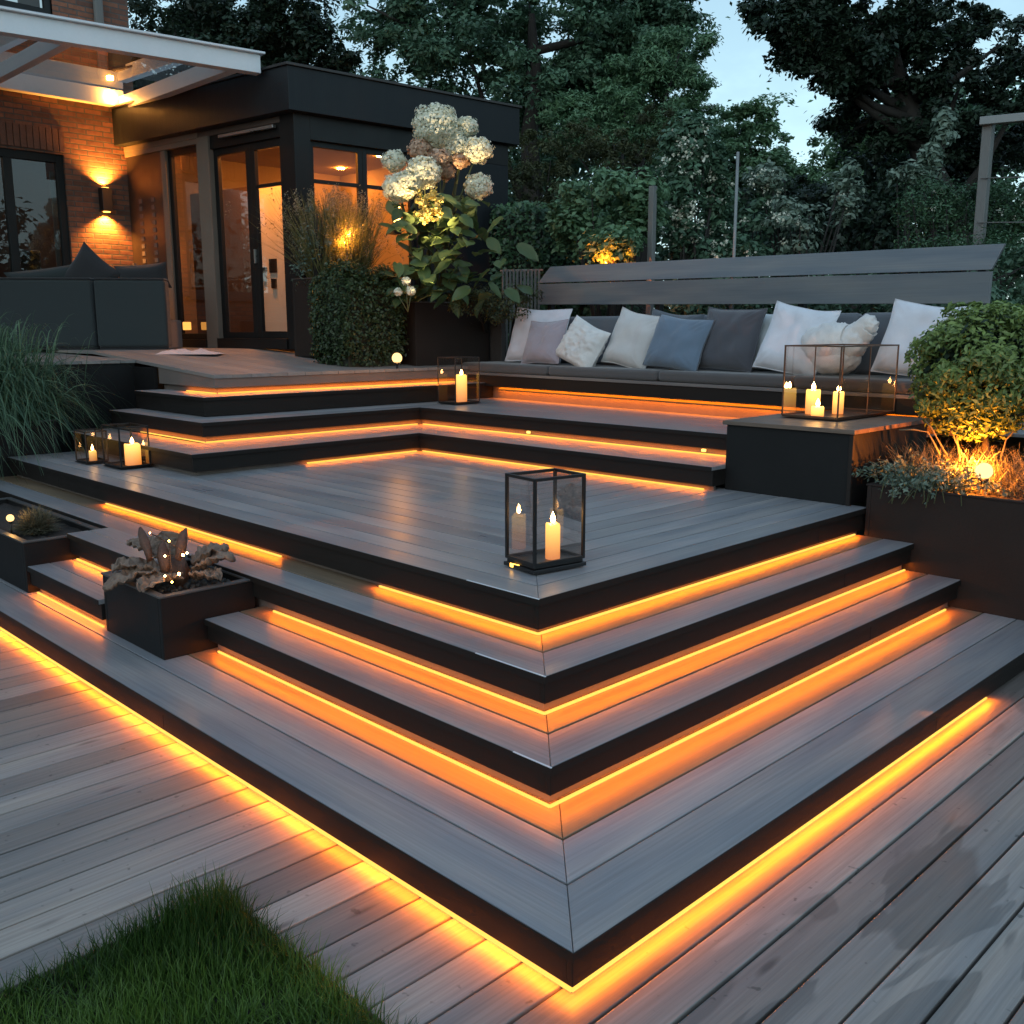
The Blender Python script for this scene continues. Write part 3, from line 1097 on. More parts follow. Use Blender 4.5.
def dry_leaf(c, yaw, tilt, ln, wd, curl, seed):
    rr = random.Random(seed)
    ph = [rr.uniform(0, 6) for _ in range(4)]
    mt = Matrix.Translation(c) @ Matrix.Rotation(yaw, 4, 'Z') @ Matrix.Rotation(-tilt, 4, 'Y')

    def fn(u, v):
        s = v * 2 - 1
        prof = math.sin(math.pi * min(1, .12 + .86 * u)) ** .6
        w = wd * prof * (1 + .30 * mnoise.noise(Vector((u * 9, ph[0], s * .8))) + .34 * mnoise.noise(Vector((u * 22, ph[1], s))) )
        y = s * w
        z = curl * s * s * prof * .45 + .030 * mnoise.noise(Vector((u * 5 + ph[2], s * 2, 0))) + .018 * mnoise.noise(Vector((u * 13, s * 5, ph[3]))) + .10 * ln * math.sin(u * 2.5)
        return mt @ Vector((u * ln, y, z))
    mb = MB()
    mb.grid(fn, 40, 18)
    o = part(mb, "leaf", M['dry'], arr, world=True)
    sm = o.modifiers.new("thick", 'SOLIDIFY')
    sm.thickness = .005


a0 = Vector((-.56, 2.07, -.20))
for c, yaw, tilt, ln, wd, curl, sd in (
        ((-.60, 2.00, -.16), 3.55, -.12, .25, .085, .05, 1), ((-.62, 2.12, -.15), 2.75, .10, .24, .10, .06, 2),
        ((-.66, 2.08, -.13), 3.15, -.25, .28, .075, .05, 3), ((-.55, 2.18, -.12), 2.2, .35, .24, .09, .07, 4),
        ((-.50, 1.98, -.14), -.9, .25, .22, .07, .06, 5), ((-.48, 2.05, -.13), -.3, .30, .20, .075, .07, 6),
        ((-.56, 2.10, -.10), 1.5, .8, .17, .07, .05, 7), ((-.52, 1.95, -.17), -1.4, .05, .19, .06, .05, 8)):
    dry_leaf(c, yaw, tilt, ln, wd, curl, sd)
for (px, py), (qx, qy), r in (((150, 560), (140, 527), .022), ((178, 560), (186, 528), .022), ((165, 572), (163, 541), .026)):
    p, q = at(px, py, 4.9), at(qx, qy, 4.95)
    mb = MB()
    mm = p.lerp(q, .5)
    mb.tube([p, p.lerp(q, .3) + Vector((.004, 0, 0)), mm, p.lerp(q, .8) + Vector((0, .006, 0)), q], [r * .7, r * 1.1, r * 1.25, r * .95, r * .25], 9)
    mb.v = [(x + random.uniform(-.004, .004), y + random.uniform(-.004, .004), z + random.uniform(-.003, .003)) for x, y, z in mb.v]
    part(mb, "seed_pod", M['pod'], arr, world=True)
mb = MB()
mb.tube([(-.57, 2.05, -.24), (-.56, 2.06, -.16), (-.56, 2.07, -.08)], [.045, .06, .03], 10)
mb.v = [(x + random.uniform(-.008, .008), y + random.uniform(-.008, .008), z) for x, y, z in mb.v]
part(mb, "stump", M['pod'], arr, world=True)
fl = thing("fairy_lights", "string of small warm bulbs wound through the dried leaves", "string lights", (-.57, 2.05, -.2))
mb = MB()
fpts = []
for px, py, r in ((165, 556, .007), (183, 555, .009), (179, 574, .010), (165, 576, .007), (172, 582, .006), (169, 541, .006), (150, 533, .005), (187, 553, .007)):
    p = at(px, py, 4.78)
    fpts.append(p)
    b_ = MB()
    b_.ball(p, r * .72, 8)
    part(b_, "bulb", M['fairy'], fl, world=True)
mb.tube(fpts, .002, 4)
part(mb, "wire", M['pod'], fl, world=True)


# left planter with the little bush
planter("long dark planter at the left, with a round bush and a small bulb", -.83, -.33, 3.53, 5.3, -.51, -.20, 'planter')
b0 = Vector((-.60, 3.98, -.22))
t = thing("low_bush", "small fine leaved round bush beside the glowing bulb in the left planter", "bush", b0)
n = 1500
d = RNG.normal(0, 1, (n, 3))
d[:, 2] = np.abs(d[:, 2]) * .9
d /= np.linalg.norm(d, axis=1, keepdims=True)
root = np.array(b0) + RNG.normal(0, .03, (n, 3)) * np.array([1, 1, .3])
tip = np.array(b0) + d * np.array([.17, .19, .17]) * RNG.uniform(.6, 1.1, (n, 1))
blades("foliage", root, tip, RNG.uniform(.0, .03, n), .007, 'l_straw', t, RNG.uniform(0, .55, n), 3)
mb = MB()
for k in range(5):
    mb.tube([b0, b0 + Vector((random.uniform(-.06, .06), random.uniform(-.06, .06), .1))], [.008, .003], 5)
part(mb, "stem", M['bark'], t, world=True)


def bulb_light(label, p, r, watts, stake=.1, name="garden_light", cat="garden light", col=(1, .5, .13), lamp=None):
    t = thing(name, label, cat, p - Vector((0, 0, stake)))
    mb = MB()
    mb.ball(p, r, 14)
    part(mb, "bulb", emit("bulb_glow", (1.0, .62, .24), 2.2), t, world=True)
    point_lamp(p + (lamp or Vector((0, 0, r * 1.12))), watts, col, .004)
    point_lamp(p + (CAM - p).normalized() * r * .9 - Vector((0, 0, r * .75)), watts * .02, col, .003)
    mb = MB()
    mb.lathe([(r * .55, 0), (r * .62, r * .25), (r * .62, r * .5)], 14, p - Vector((0, 0, r * 1.3)))
    mb.tube([p - Vector((0, 0, stake)), p - Vector((0, 0, r * 1.25))], r * .25, 8)
    part(mb, "socket", M['black'], t, world=True)
    return t


bulb_light("small round glowing bulb at the far left beside the low bush", Vector((-.74, 4.02, -.12)), .024, 1.1, .12)

# tall right planter
planter("tall brown planter holding the clipped ball tree and a bright globe bulb", 2.89, 3.72, -1.75, -.02, -.51, .142, 'planter_brown')
M['planter_brown_rim'] = M['planter_rim']
# storage box
t = thing("storage_box", "dark clad low box beside the upper steps, brown timber lid carrying the big glass lantern", "box", (3.45, .55, 0))
mb = MB()
mb.box(2.90, 4.02, .10, 1.0, 0.0, .445)
part(mb, "case", M['planter'], t, world=True, bevel=.004)
mb = MB()
mb.box(2.886, 2.912, .086, .112, .001, .443)
part(mb, "corner_trim", M['planter_brown'], t, world=True, bevel=.002)
mb = MB()
for i in range(6):
    mb.board(rect(2.875 + i * .198, 2.875 + i * .198 + .194, .075, 1.02), .447, .475, 1, random.random())
part(mb, "lid", M['boxtop'], t, world=True, bevel=.003)

# ------------------------------------------------------------------ candle lanterns and candles
def candle(label, p, r, h, watts, glow=1.0, group=None, lit=True):
    t = thing("candle", label, "candle", p, 0, group)
    mb = MB()
    prof = [(r * .98, 0), (r, .004), (r, h * .5), (r * .99, h - .006), (r * .90, h), (r * .62, h - .003), (r * .3, h - .006), (0.001, h - .006)]
    mb.lathe(prof, 22)
    for i in range(len(mb.v)):
        x_, y_, z_ = mb.v[i]
        if z_ > h * .8:
            mb.v[i] = (x_, y_, z_ + .006 * math.sin(3 * math.atan2(y_, x_)))
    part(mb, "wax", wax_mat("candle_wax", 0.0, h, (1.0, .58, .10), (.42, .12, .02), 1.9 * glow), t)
    mb = MB()
    mb.tube([(0, 0, h - .006), (.001, 0, h + .012)], .0018, 5)
    part(mb, "wick", M['black'], t)
    mb = MB()
    f = min(r * .36, .014)
    mb.lathe([(.001, h + .003), (f * .75, h + .010), (f, h + .02), (f * .7, h + .034), (f * .3, h + .046), (.0005, h + .056)], 12)
    part(mb, "flame", emit("flame", (1, .52, .17), watts * 3200 * (.014 / f) ** 2 / 39.5 / 1.6), t)
    return t


def lantern(label, c, z, sx, sy, h, frame, bar=.012, base=.03, rot=0.0, roof=True, foot=True, mull=0):
    """square glass box lantern: four posts, top frame, plinth, glass panes"""
    t = thing("candle_lantern", label, "lantern", (c[0], c[1], z), rot)
    fb = MB()
    zb = base
    if base:
        fb.box(-sx - .012, sx + .012, -sy - .012, sy + .012, .008, zb * .62)
        fb.box(-sx, sx, -sy, sy, zb * .62 + .001, zb)
    part(fb, "base", M[frame], t, bevel=.003)
    if foot:
        ft = MB()
        for a in (-1, 1):
            for b in (-1, 1):
                ft.lathe([(.012, 0), (.012, .0075)], 10, (a * (sx - .02), b * (sy - .02), 0))
        part(ft, "foot", M['steel'], t)
    fr = MB()
    for a in (-1, 1):
        for b in (-1, 1):
            fr.box(a * sx - bar / 2, a * sx + bar / 2, b * sy - bar / 2, b * sy + bar / 2, zb + .001, h)
    for b in (-1, 1):
        for zz in (zb + .001, h - bar):
            fr.box(-sx + bar / 2, sx - bar / 2, b * sy - bar / 2, b * sy + bar / 2, zz, zz + bar)
            fr.box(b * sx - bar / 2, b * sx + bar / 2, -sy + bar / 2, sy - bar / 2, zz, zz + bar)
    for k in range(mull):
        xm = -sx + 2 * sx * (k + 1) / (mull + 1)
        for b in (-1, 1):
            fr.box(xm - bar * .35, xm + bar * .35, b * sy - bar * .35, b * sy + bar * .35, zb + bar, h - bar)
    part(fr, "frame", M[frame], t, bevel=.0015)
    g_ = bar / 2
    for (p0, p1) in (((-sx + g_, -sy), (sx - g_, -sy)), ((sx, -sy + g_), (sx, sy - g_)), ((sx - g_, sy), (-sx + g_, sy)), ((-sx, sy - g_), (-sx, -sy + g_))):
        gb = MB()
        gb.v = [(p0[0], p0[1], zb + bar), (p1[0], p1[1], zb + bar), (p1[0], p1[1], h - bar), (p0[0], p0[1], h - bar)]
        gb.face((0, 1, 2, 3))
        part(gb, "glass_pane", M['lglass' if frame == 'black' and h > .4 else 'lglass2'], t)
    if roof:
        gb = MB()
        gb.v = [(-sx + g_, -sy + g_, h - bar / 2), (sx - g_, -sy + g_, h - bar / 2), (sx - g_, sy - g_, h - bar / 2), (-sx + g_, sy - g_, h - bar / 2)]
        gb.face((0, 1, 2, 3))
        part(gb, "glass_top", M['lglass2'], t)
    return t


lantern("tall black framed glass lantern standing alone near the front corner of the wide platform", (.405, .345), 0, .140, .106, .438, 'black', .014, .042, math.radians(-9))
candle("lit ivory pillar candle inside the tall lantern on the wide platform", (.425, .315, .042), .034, .165, 1.1)
mb = MB()
mb.box(-.0008, .0008, -.03, .03, -.009, .009)
lt = thing("tea_light", "small glowing tag light on the plinth of the tall black lantern", "light", (.262, .40, .02))
part(mb, "diffuser", M['lampglow'], lt)
lantern("small smoked glass lantern on the bench terrace beside the lit step", (3.78, 4.72), .34, .16, .13, .47, 'lead', .008, .02)
candle("lit pillar candle in the small lantern on the bench terrace", (3.80, 4.70, .36), .055, .27, 1.8)
lantern("low glass lantern at the left end of the wide platform, the nearer of two", (.46, 4.98), 0, .115, .16, .335, 'black', .011, .018, foot=False)
candle("short thick lit candle in the low lantern at the left end of the platform", (.49, 4.93, .02), .062, .165, 1.2)
lantern("smaller dim glass lantern half hidden behind the low left lantern", (.36, 5.42), 0, .085, .11, .27, 'lead', .010, .018, foot=False)
candle("small candle in the dim lantern behind, at the left end of the platform", (.36, 5.40, .02), .03, .08, .35, .6)

TR = math.radians(-2)
lantern("large long glass box lantern with slim copper frame on the dark storage box", (3.74, .62), .475, .40, .21, .50, 'copper', .010, .016, TR, roof=True, foot=False, mull=1)
candle("taller left candle in the large box lantern", (3.58, .74, .492), .050, .17, 1.8, 1.2)
candle("small glowing ball shaped candle at the front of the large box lantern", (3.39, .60, .492), .042, .07, 1.2, 2.0)
candle("slim right candle in the large box lantern", (3.72, .62, .492), .038, .155, 1.5, 1.3)

# ------------------------------------------------------------------ the bench
BA = math.atan2(-.997, -.0758)
bench = thing("garden_bench", "long built in corner bench with dark cushions and tall sloping timber backrest", "bench", (4.5, 5.1, .34), BA)
# local: x runs along the seat to the right, y toward the back, z up from the terrace (seat top 0.38)
ST = .38
mb = MB()
mb.box(-.30, 5.15, .15, .17, .0, .20)
part(mb, "plinth", M['riser'], bench)
mb = MB()
mb.box(-.45, 5.2, .0, .028, .135, .25)
mb.box(-.45, -.05, .03, .78, .02, .20)
part(mb, "skirt", M['fascia'], bench, bevel=.003)
mb = MB()
for i in range(4):
    mb.board(rect(-.45, 5.2, -.012 + i * .2, .184 + i * .2), .252, .28, 0, random.random())
part(mb, "seat", M['benchwood'], bench, bevel=.003)
xs = [-.43, 1.0, 2.45, 3.85, 5.15]
for a, b in zip(xs[:-1], xs[1:]):
    mb = MB()
    mb.box(a + .006, b - .006, -.005, .72, .283, ST)
    o = part(mb, "seat_cushion", M['seatpad'], bench, bevel=.035)
    o.modifiers["bevel"].segments = 4
for a, b in ((0.35, 1.6), (1.6, 2.85), (2.85, 4.0), (4.0, 5.1)):
    mb = MB()
    mt = Matrix.Translation((0, .60, ST + .004)) @ Matrix.Rotation(-.14, 4, 'X')
    mb.box(a + .008, b - .008, 0, .13, 0, .50, mt)
    o = part(mb, "back_cushion", M['backpad'], bench, bevel=.045)
    o.modifiers["bevel"].segments = 4
# backrest: upright lower board, upper board leaning back
TL = MB()


def slab(mb, x0, x1, za0, za1, zb0, zb1, y0, y1, th):
    """board from x0 to x1, bottom heights za0/za1 and top heights zb0/zb1 at the two ends, leaning from y0 to y1"""
    b = len(mb.v)
    for x_, a_, c_ in ((x0, za0, zb0), (x1, za1, zb1)):
        mb.v += [(x_, y0, a_), (x_, y0 + th, a_), (x_, y1 + th, c_), (x_, y1, c_)]
    uo = random.uniform(0, 30)
    for q in ((0, 1, 5, 4), (1, 2, 6, 5), (2, 3, 7, 6), (3, 0, 4, 7), (3, 2, 1, 0), (4, 5, 6, 7)):
        idx = [b + i for i in q]
        mb.face(idx, [(mb.v[i][0] + uo, mb.v[i][2] + mb.v[i][1]) for i in idx], random.random())


mb = MB()
slab(mb, -.10, 4.94, ST + .635, ST + .55, ST + .862, ST + .785, .86, .86, .03)
part(mb, "backrest_board", M['backboard'], bench, bevel=.004)
mb = MB()
slab(mb, -.10, 4.94, ST + .874, ST + .797, ST + 1.05, ST + .985, .855, .93, .03)
i_ = [k for k, p in enumerate(mb.v) if p[2] > ST + .9]
for k in i_:
    x_, y_, z_ = mb.v[k]
    mb.v[k] = (x_ + (.12 if x_ < 1 else .05), y_, z_)
part(mb, "backrest_board", M['backboard'], bench, bevel=.004)
for x_ in (.05, 1.65, 3.3, 4.85):
    mb = MB()
    mb.box(x_ - .03, x_ + .03, .895, .955, -.0, ST + .80)
    part(mb, "backrest_post", M['darkframe'], bench, bevel=.004)
mb = MB()
mb.tube([(-.02, .856, ST + .77), (-.02, .84, ST + .77), (-.02, .84, ST + .70), (-.02, .856, ST + .70)], .006, 6)
part(mb, "hinge", M['black'], bench)
mb = MB()
mb.box(-1.30, -.32, .50, .56, ST - .02, ST + .49)
part(mb, "armrest", M['wicker'], bench, bevel=.006)
mb = MB()
mb.box(-1.31, -.31, .49, .57, ST + .492, ST + .51)
mb.box(-1.315, -1.302, .49, .57, ST - .02, ST + .49)
part(mb, "armrest_trim", M['steel_dark'] if 'steel_dark' in M else M['pole'], bench, bevel=.002)
# light along the underside of the seat
BM = PM[bench.name]
mb = MB()
mb.box(.08, 5.1, .132, .146, .10, .112)
part(mb, "led_strip", emit("led_deep", (1.0, .25, .015), 1.2), bench)
pa, pb = BM @ Vector((.08, .10, .128)), BM @ Vector((5.1, .10, .128))
led_lamp(pa, pb, BM.to_3x3() @ Vector((0, 1, 0)), 4.0, .5)


# ------------------------------------------------------------------ pillows
def pillow(label, s, off, w, h, th, mat, tilt=.35, roll=0.0, yaw=0.0, seed=0, lumpy=0.0, group="cushions along the bench", name="throw_pillow", zoff=0.0, pipe=None):
    rr = random.Random(seed)
    ph = [rr.uniform(0, 6.28) for _ in range(8)]
    t = thing(name, label, "pillow", BM @ Vector((s, off, ST + .008 + zoff)), BA + yaw, group)
    ml = Matrix.Rotation(-tilt, 4, 'X') @ Matrix.Rotation(roll, 4, 'Y')

    def side(sg):
        def fn(u, v):
            a, b = u * 2 - 1, v * 2 - 1
            pin = .055
            x_ = a * w / 2 * (1 - pin * (1 - b * b)) * (1 + .01 * math.sin(5 * b + ph[0]))
            z_ = b * h / 2 * (1 - pin * (1 - a * a)) * (1 + .01 * math.sin(5 * a + ph[1]))
            z_ -= .03 * h * (1 - a * a) * (b > 0) * b * rr_s
            e = max(0.0, (1 - a ** 4) * (1 - b ** 4)) ** .62
            wr = .030 * mnoise.noise(Vector((a * 1.3 + ph[2], b * 1.3, sg + ph[3]))) + .016 * mnoise.noise(Vector((a * 3 + ph[4], b * 2.2, ph[5])))
            if lumpy:
                wr += lumpy * (abs(mnoise.noise(Vector((a * 4.5 + 2 * b, b * 4 - a, ph[6])))) * 2.2 + .6 * mnoise.noise(Vector((a * 9, b * 9, ph[7]))))
            fold_ = .012 * math.exp(-((abs(a) - .75) ** 2 + (abs(b) - .75) ** 2) * 14) * math.sin(25 * (abs(a) - abs(b)) + ph[7])
            y_ = sg * (e * (th / 2 * (1 - .25 * b) + wr) + fold_ * e)
            return ml @ Vector((x_, -y_, z_ + h / 2)) + Vector((0, 0, 0))
        return fn
    rr_s = rr.uniform(.3, 1.2)
    mb = MB()
    mb.grid(side(1), 30, 30)
    n1 = len(mb.v)
    mb.grid(lambda u, v: side(-1)(1 - u, v), 30, 30)
    part(mb, "cover", M[mat], t)
    if pipe:
        pb_ = MB()
        ring = [(-1 + 2 * i / 20, -1) for i in range(20)] + [(1, -1 + 2 * i / 20) for i in range(20)] + [(1 - 2 * i / 20, 1) for i in range(20)] + [(-1, 1 - 2 * i / 20) for i in range(21)]
        f_ = side(1)
        pb_.tube([f_((a + 1) / 2, (b + 1) / 2) for a, b in ring], .006, 6)
        part(pb_, "piping", M[pipe], t)
    return t


M['fleece'] = leaf_mat("fleece", (.55, .52, .48), (.74, .71, .67), .9, .2)
M['f_white'] = fabric("fabric_white", (0.66, 0.66, 0.69))
M['f_lav'] = fabric("fabric_lavender", (0.62, 0.60, 0.64))
M['f_mauve'] = fabric("fabric_mauve", (0.34, 0.29, 0.32))
M['f_cream'] = fabric("fabric_cream", (0.56, 0.53, 0.50))
M['f_fur'] = fabric("fabric_fur", (0.68, 0.64, 0.60), .3)
M['f_slate'] = fabric("fabric_slate", (0.07, 0.08, 0.095))
M['f_blue'] = fabric("fabric_blue", (0.125, 0.17, 0.225))
M['f_char'] = fabric("fabric_charcoal", (0.065, 0.065, 0.075))
M['f_pale'] = fabric("fabric_pale", (0.48, 0.52, 0.52))

pillow("large lavender white pillow at the left end of the bench, propped behind a mauve one", .38, .34, .80, .60, .17, 'f_lav', .30, .03, .1, 1, pipe='f_white')
pillow("small mauve grey pillow leaning on the large lavender white one", .70, .16, .60, .47, .15, 'f_mauve', .32, -.03, -.05, 2, pipe='f_mauve')
pillow("crumpled white fluffy pillow between the mauve and the cream pillows", 1.22, .12, .58, .46, .18, 'f_fur', .35, .35, .0, 3, lumpy=.022)
pillow("cream pillow right of the crumpled fluffy one", 1.80, .24, .60, .56, .16, 'f_cream', .36, .16, .0, 4, pipe='f_cream')
pillow("dark slate pillow mostly hidden behind the blue one", 2.16, .42, .62, .54, .15, 'f_slate', .25, .10, .05, 5)
pillow("dusty blue pillow in front of the slate one", 2.48, .12, .64, .50, .17, 'f_blue', .36, .10, .0, 6, pipe='f_slate')
pillow("charcoal pillow in the middle of the bench, right of the dusty blue one", 2.96, .26, .62, .56, .17, 'f_char', .30, .03, .0, 7, pipe='f_char')
pillow("pale grey green pillow tucked behind the bright white one", 3.30, .44, .50, .52, .14, 'f_pale', .22, .0, .0, 8)
pillow("bright white pillow with pointed corners left of the big box lantern", 3.62, .20, .58, .58, .17, 'f_white', .34, .17, .1, 9, pipe='f_white')
pillow("large white pillow at the right end of the bench behind the ball tree", 4.64, .30, .62, .58, .17, 'f_white', .32, .12, .0, 11, pipe='f_white')
# fluffy rolled throw
t = thing("plush_roll", "fluffy white rolled plush throw lying on the bench seat behind the box lantern", "throw", BM @ Vector((4.0, .34, ST)), BA, None)
mb = MB()
ctl = [Vector(p) for p in ((-.24, 0, .16), (-.14, -.02, .22), (.0, -.02, .25), (.12, 0, .25), (.20, .02, .33), (.27, .02, .39), (.33, .02, .37))]
rad_ = [.08, .16, .17, .14, .10, .09, .03]
pts, rr2 = [], []
for i in range(6):
    for k in range(9):
        f = k / 9
        pts.append(ctl[i].lerp(ctl[i + 1], f)); rr2.append(rad_[i] * (1 - f) + rad_[i + 1] * f)
mb.tube(pts, rr2, 44)
mb.ball((-.02, 0, .14), .2, 48, sq=(1.15, .8, .72))
for i in range(len(mb.v)):
    p = Vector(mb.v[i])
    k = .016 * mnoise.noise(p * 22) + .010 * mnoise.noise(p * 55)
    q = (p - Vector((.02, 0, .2))).normalized()
    mb.v[i] = tuple(p + q * k)
part(mb, "cover", M['f_fur'], t)

# ------------------------------------------------------------------ the house
ZT = .85
P0, PL, PR = Vector((3.5, 7.1, 0)), Vector((3.05, 10.46, 0)), Vector((6.55, 6.82, 0))


def frame(p, q):
    """x runs from p to q on the ground, y is to its left, z up"""
    x = (q - p).normalized()
    y = Vector((0, 0, 1)).cross(x)
    return Matrix(((x.x, y.x, 0, p.x), (x.y, y.y, 0, p.y), (0, 0, 1, 0), (0, 0, 0, 1))), (q - p).length


pav = thing("garden_pavilion", "black clad flat roofed glass pavilion joined to the brick house, lit warm inside", "pavilion", (P0.x, P0.y, ZT))
FL, LL = frame(P0, PL)          # left-hand glazed face, outward = +y
FR, LR = frame(PR, P0)          # right-hand face, outward = +y; x = LR at the shared corner


def pb(boxes, name, mat, fr, bevel=.003, parent=None, label=None):
    mb = MB()
    for b_ in boxes:
        mb.box(*b_, mat=fr)
    return part(mb, name, M[mat], parent or pav, world=True, bevel=bevel, label=label)


# roof slab with deep black fascia (outline a little outside the walls)
o_ = .12
A_ = P0 + Vector((-.12, -.11, 0)); B_ = PL + Vector((-.12, .0, 0)); C_ = PR + Vector((.1, -.11, 0)); D_ = Vector((6.6, 10.5, 0))
mb = MB()
mb.board([(A_.x, A_.y), (C_.x, C_.y), (D_.x, D_.y), (B_.x, B_.y)], 3.43, 3.88, 0, .5)
part(mb, "roof", M['cladding'], pav, world=True, bevel=.004)
mb = MB()
e_ = .025
mb.board([(A_.x - e_, A_.y - e_), (C_.x + e_, C_.y - e_), (D_.x + e_, D_.y), (B_.x - e_, B_.y)], 3.882, 3.91, 0, .5)
part(mb, "roof_trim", M['lead'], pav, world=True, bevel=.003)
# left face, from the corner: post, door leaf, leaf, beige post, fixed window, dark door
pb([(0.0, .24, -.14, .0, ZT, 3.428)], "corner_post", 'darkframe', FL)
pb([(.24, 1.56, -.10, -.02, 3.21, 3.36)], "door_lintel", 'darkframe', FL)
pb([(.24, 1.79, -.11, -.012, 3.361, 3.428)], "lintel_board", 'intdark', FL)
pb([(1.79, LL, -.11, -.005, 3.361, 3.428), (1.79, LL, -.10, -.012, 3.30, 3.36)], "render_lintel", 'beige', FL)
pb([(.24, 1.56, -.12, .03, ZT, ZT + .12), (1.80, LL, -.12, .02, ZT, ZT + .10)], "sill", 'darkframe', FL)


def leaf(fr, x0, x1, z0, z1, name, sw=.07, rails=(), glass='glass', yo=-.06, handle=None, th=.05):
    bs = [(x0, x0 + sw, yo - th, yo, z0, z1), (x1 - sw, x1, yo - th, yo, z0, z1), (x0 + sw, x1 - sw, yo - th, yo, z0, z0 + sw), (x0 + sw, x1 - sw, yo - th, yo, z1 - sw, z1)]
    for z_ in rails:
        bs.append((x0 + sw, x1 - sw, yo - th + .004, yo - .004, z_, z_ + .04))
    o = pb(bs, name, 'darkframe', fr)
    gb = MB()
    gb.v = [tuple(fr @ Vector(p)) for p in ((x0 + sw, yo - th / 2, z0 + sw), (x1 - sw, yo - th / 2, z0 + sw), (x1 - sw, yo - th / 2, z1 - sw), (x0 + sw, yo - th / 2, z1 - sw))]
    gb.face((0, 1, 2, 3))
    part(gb, "pane", M[glass], o, world=True)
    if handle:
        hb = MB()
        hb.box(handle[0] - .012, handle[0] + .012, yo + .001, yo + .03, handle[1], handle[1] + .16, mat=fr)
        part(hb, "handle", M['steel'], o, world=True, bevel=.002)
    return o


leaf(FL, .245, .87, ZT + .121, 3.208, "glass_door", .085, rails=(2.70,), handle=(.83, 1.85))
leaf(FL, .873, 1.555, ZT + .121, 3.208, "glass_door", .075)
pb([(1.56, 1.79, -.12, .012, ZT, 3.36)], "render_post", 'beige', FL)
leaf(FL, 1.80, 2.50, ZT + .101, 3.298, "window", .075, glass='dglass')
pb([(2.501, 2.60, -.10, -.02, ZT + .101, 3.298)], "post", 'beige', FL)
d_ = pb([(2.601, LL, -.10, -.03, ZT + .101, 3.298)], "entrance_door", 'dark_door', FL)
mb = MB()
for xx in (2.80, 3.08):
    for i in range(11):
        mb.box(xx, xx + .07, -.029, -.022, 1.75 + i * .095, 1.75 + i * .095 + .055, mat=FL)
part(mb, "glazing_strip", M['grey_room'], d_, world=True)
mb = MB()
mb.box(3.22, 3.36, -.029, .02, 1.86, 1.88, mat=FL)
mb.box(3.33, 3.36, -.029, .0, 1.80, 1.95, mat=FL)
part(mb, "handle", M['steel'], d_, world=True)
# awning bar over the glass doors
pb([(.30, 1.30, .004, .05, 3.30, 3.335)], "awning_bar", 'steel', FL)
# right face
pb([(LR - .20, LR, -.14, .0, ZT, 3.428)], "corner_post", 'darkframe', FR)
pb([(0, LR - .2, -.10, 0.0, 3.17, 3.428)], "lintel", 'darkframe', FR)
leaf(FR, LR - .90, LR - .201, 1.55, 3.168, "window", .06, rails=(2.72,))
leaf(FR, LR - 1.62, LR - .903, 1.55, 3.168, "window", .06, rails=(2.72,))
pb([(0, LR - 1.623, -.10, -.0, ZT, 3.168), (LR - 1.622, LR - .201, -.10, -.0, ZT, 1.549)], "clad_wall", 'cladding', FR)
# interior
mb = MB()
mb.board([(3.66, 7.22), (6.5, 6.98), (6.5, 10.4), (3.22, 10.4)], ZT - .02, ZT + .02, 0, .5)
part(mb, "floor", M['intdark'], pav, world=True)
mb = MB()
mb.board([(3.66, 7.22), (6.5, 6.98), (6.5, 10.4), (3.22, 10.4)], 3.40, 3.425, 0, .5)
part(mb, "ceiling", M['interior'], pav, world=True)
mb = MB()
mb.box(6.40, 6.5, 6.95, 10.4, ZT, 3.40)
mb.box(3.2, 6.40, 10.35, 10.42, ZT, 3.40)
part(mb, "inner_wall", M['interior'], pav, world=True)
# inner panel wall with the white door seen through the glass
pi, pj = FL @ Vector((-.1, -1.55, 0)), FL @ Vector((2.3, -1.55, 0))
pb([(1.76, 3.38, -.90, -.82, ZT + .021, 2.90), (.93, 1.06, -.90, -.82, ZT + .021, 2.90)], "inner_panel", 'intdark', FL)
dd = pb([(1.065, 1.755, -.89, -.83, ZT + .025, 2.88)], "inner_door", 'door_white', FL)
mb = MB()
mb.box(1.40, 1.54, -.828, -.81, 1.80, 1.97, mat=FL)
mb.box(1.60, 1.69, -.828, -.77, 1.84, 1.87, mat=FL)
mb.box(1.42, 1.50, -.828, -.80, 1.60, 1.72, mat=FL)
part(mb, "handle", M['black'], dd, world=True)
for p in (FL @ Vector((3.28, -1.5, 3.386)), FL @ Vector((3.08, -2.25, 3.386)), Vector((5.95, 9.70, 3.386)), Vector((5.72, 8.45, 3.386)), FL @ Vector((1.42, -.36, 3.386)), Vector((4.4, 7.5, 3.386))):
    mb = MB()
    mb.lathe([(.05, 0), (.05, .012)], 14, p)
    part(mb, "downlight", M['downlight'] if (p - (FL @ Vector((1.42, -.36, 3.386)))).length > .1 else emit("downlight_bright", (1, .31, .035), 2000), pav, world=True)

# brick wall of the house
BW = frame(Vector((2.94, 10.46, 0)), Vector((-6.5, 10.46, 0)))[0]     # x runs left, +y is toward the house -> outward is -y
house = thing("brick_house", "brown brick house wall with dark framed windows at the far left", "house", (2.94, 10.46, ZT))


def hb(boxes, name, mat, bevel=0.0, parent=None):
    mb = MB()
    for x0, x1, y0, y1, z0, z1 in boxes:
        mb.box(2.94 - x1, 2.94 - x0, y0, y1, z0, z1)
    return part(mb, name, M[mat], parent or house, world=True, bevel=bevel)


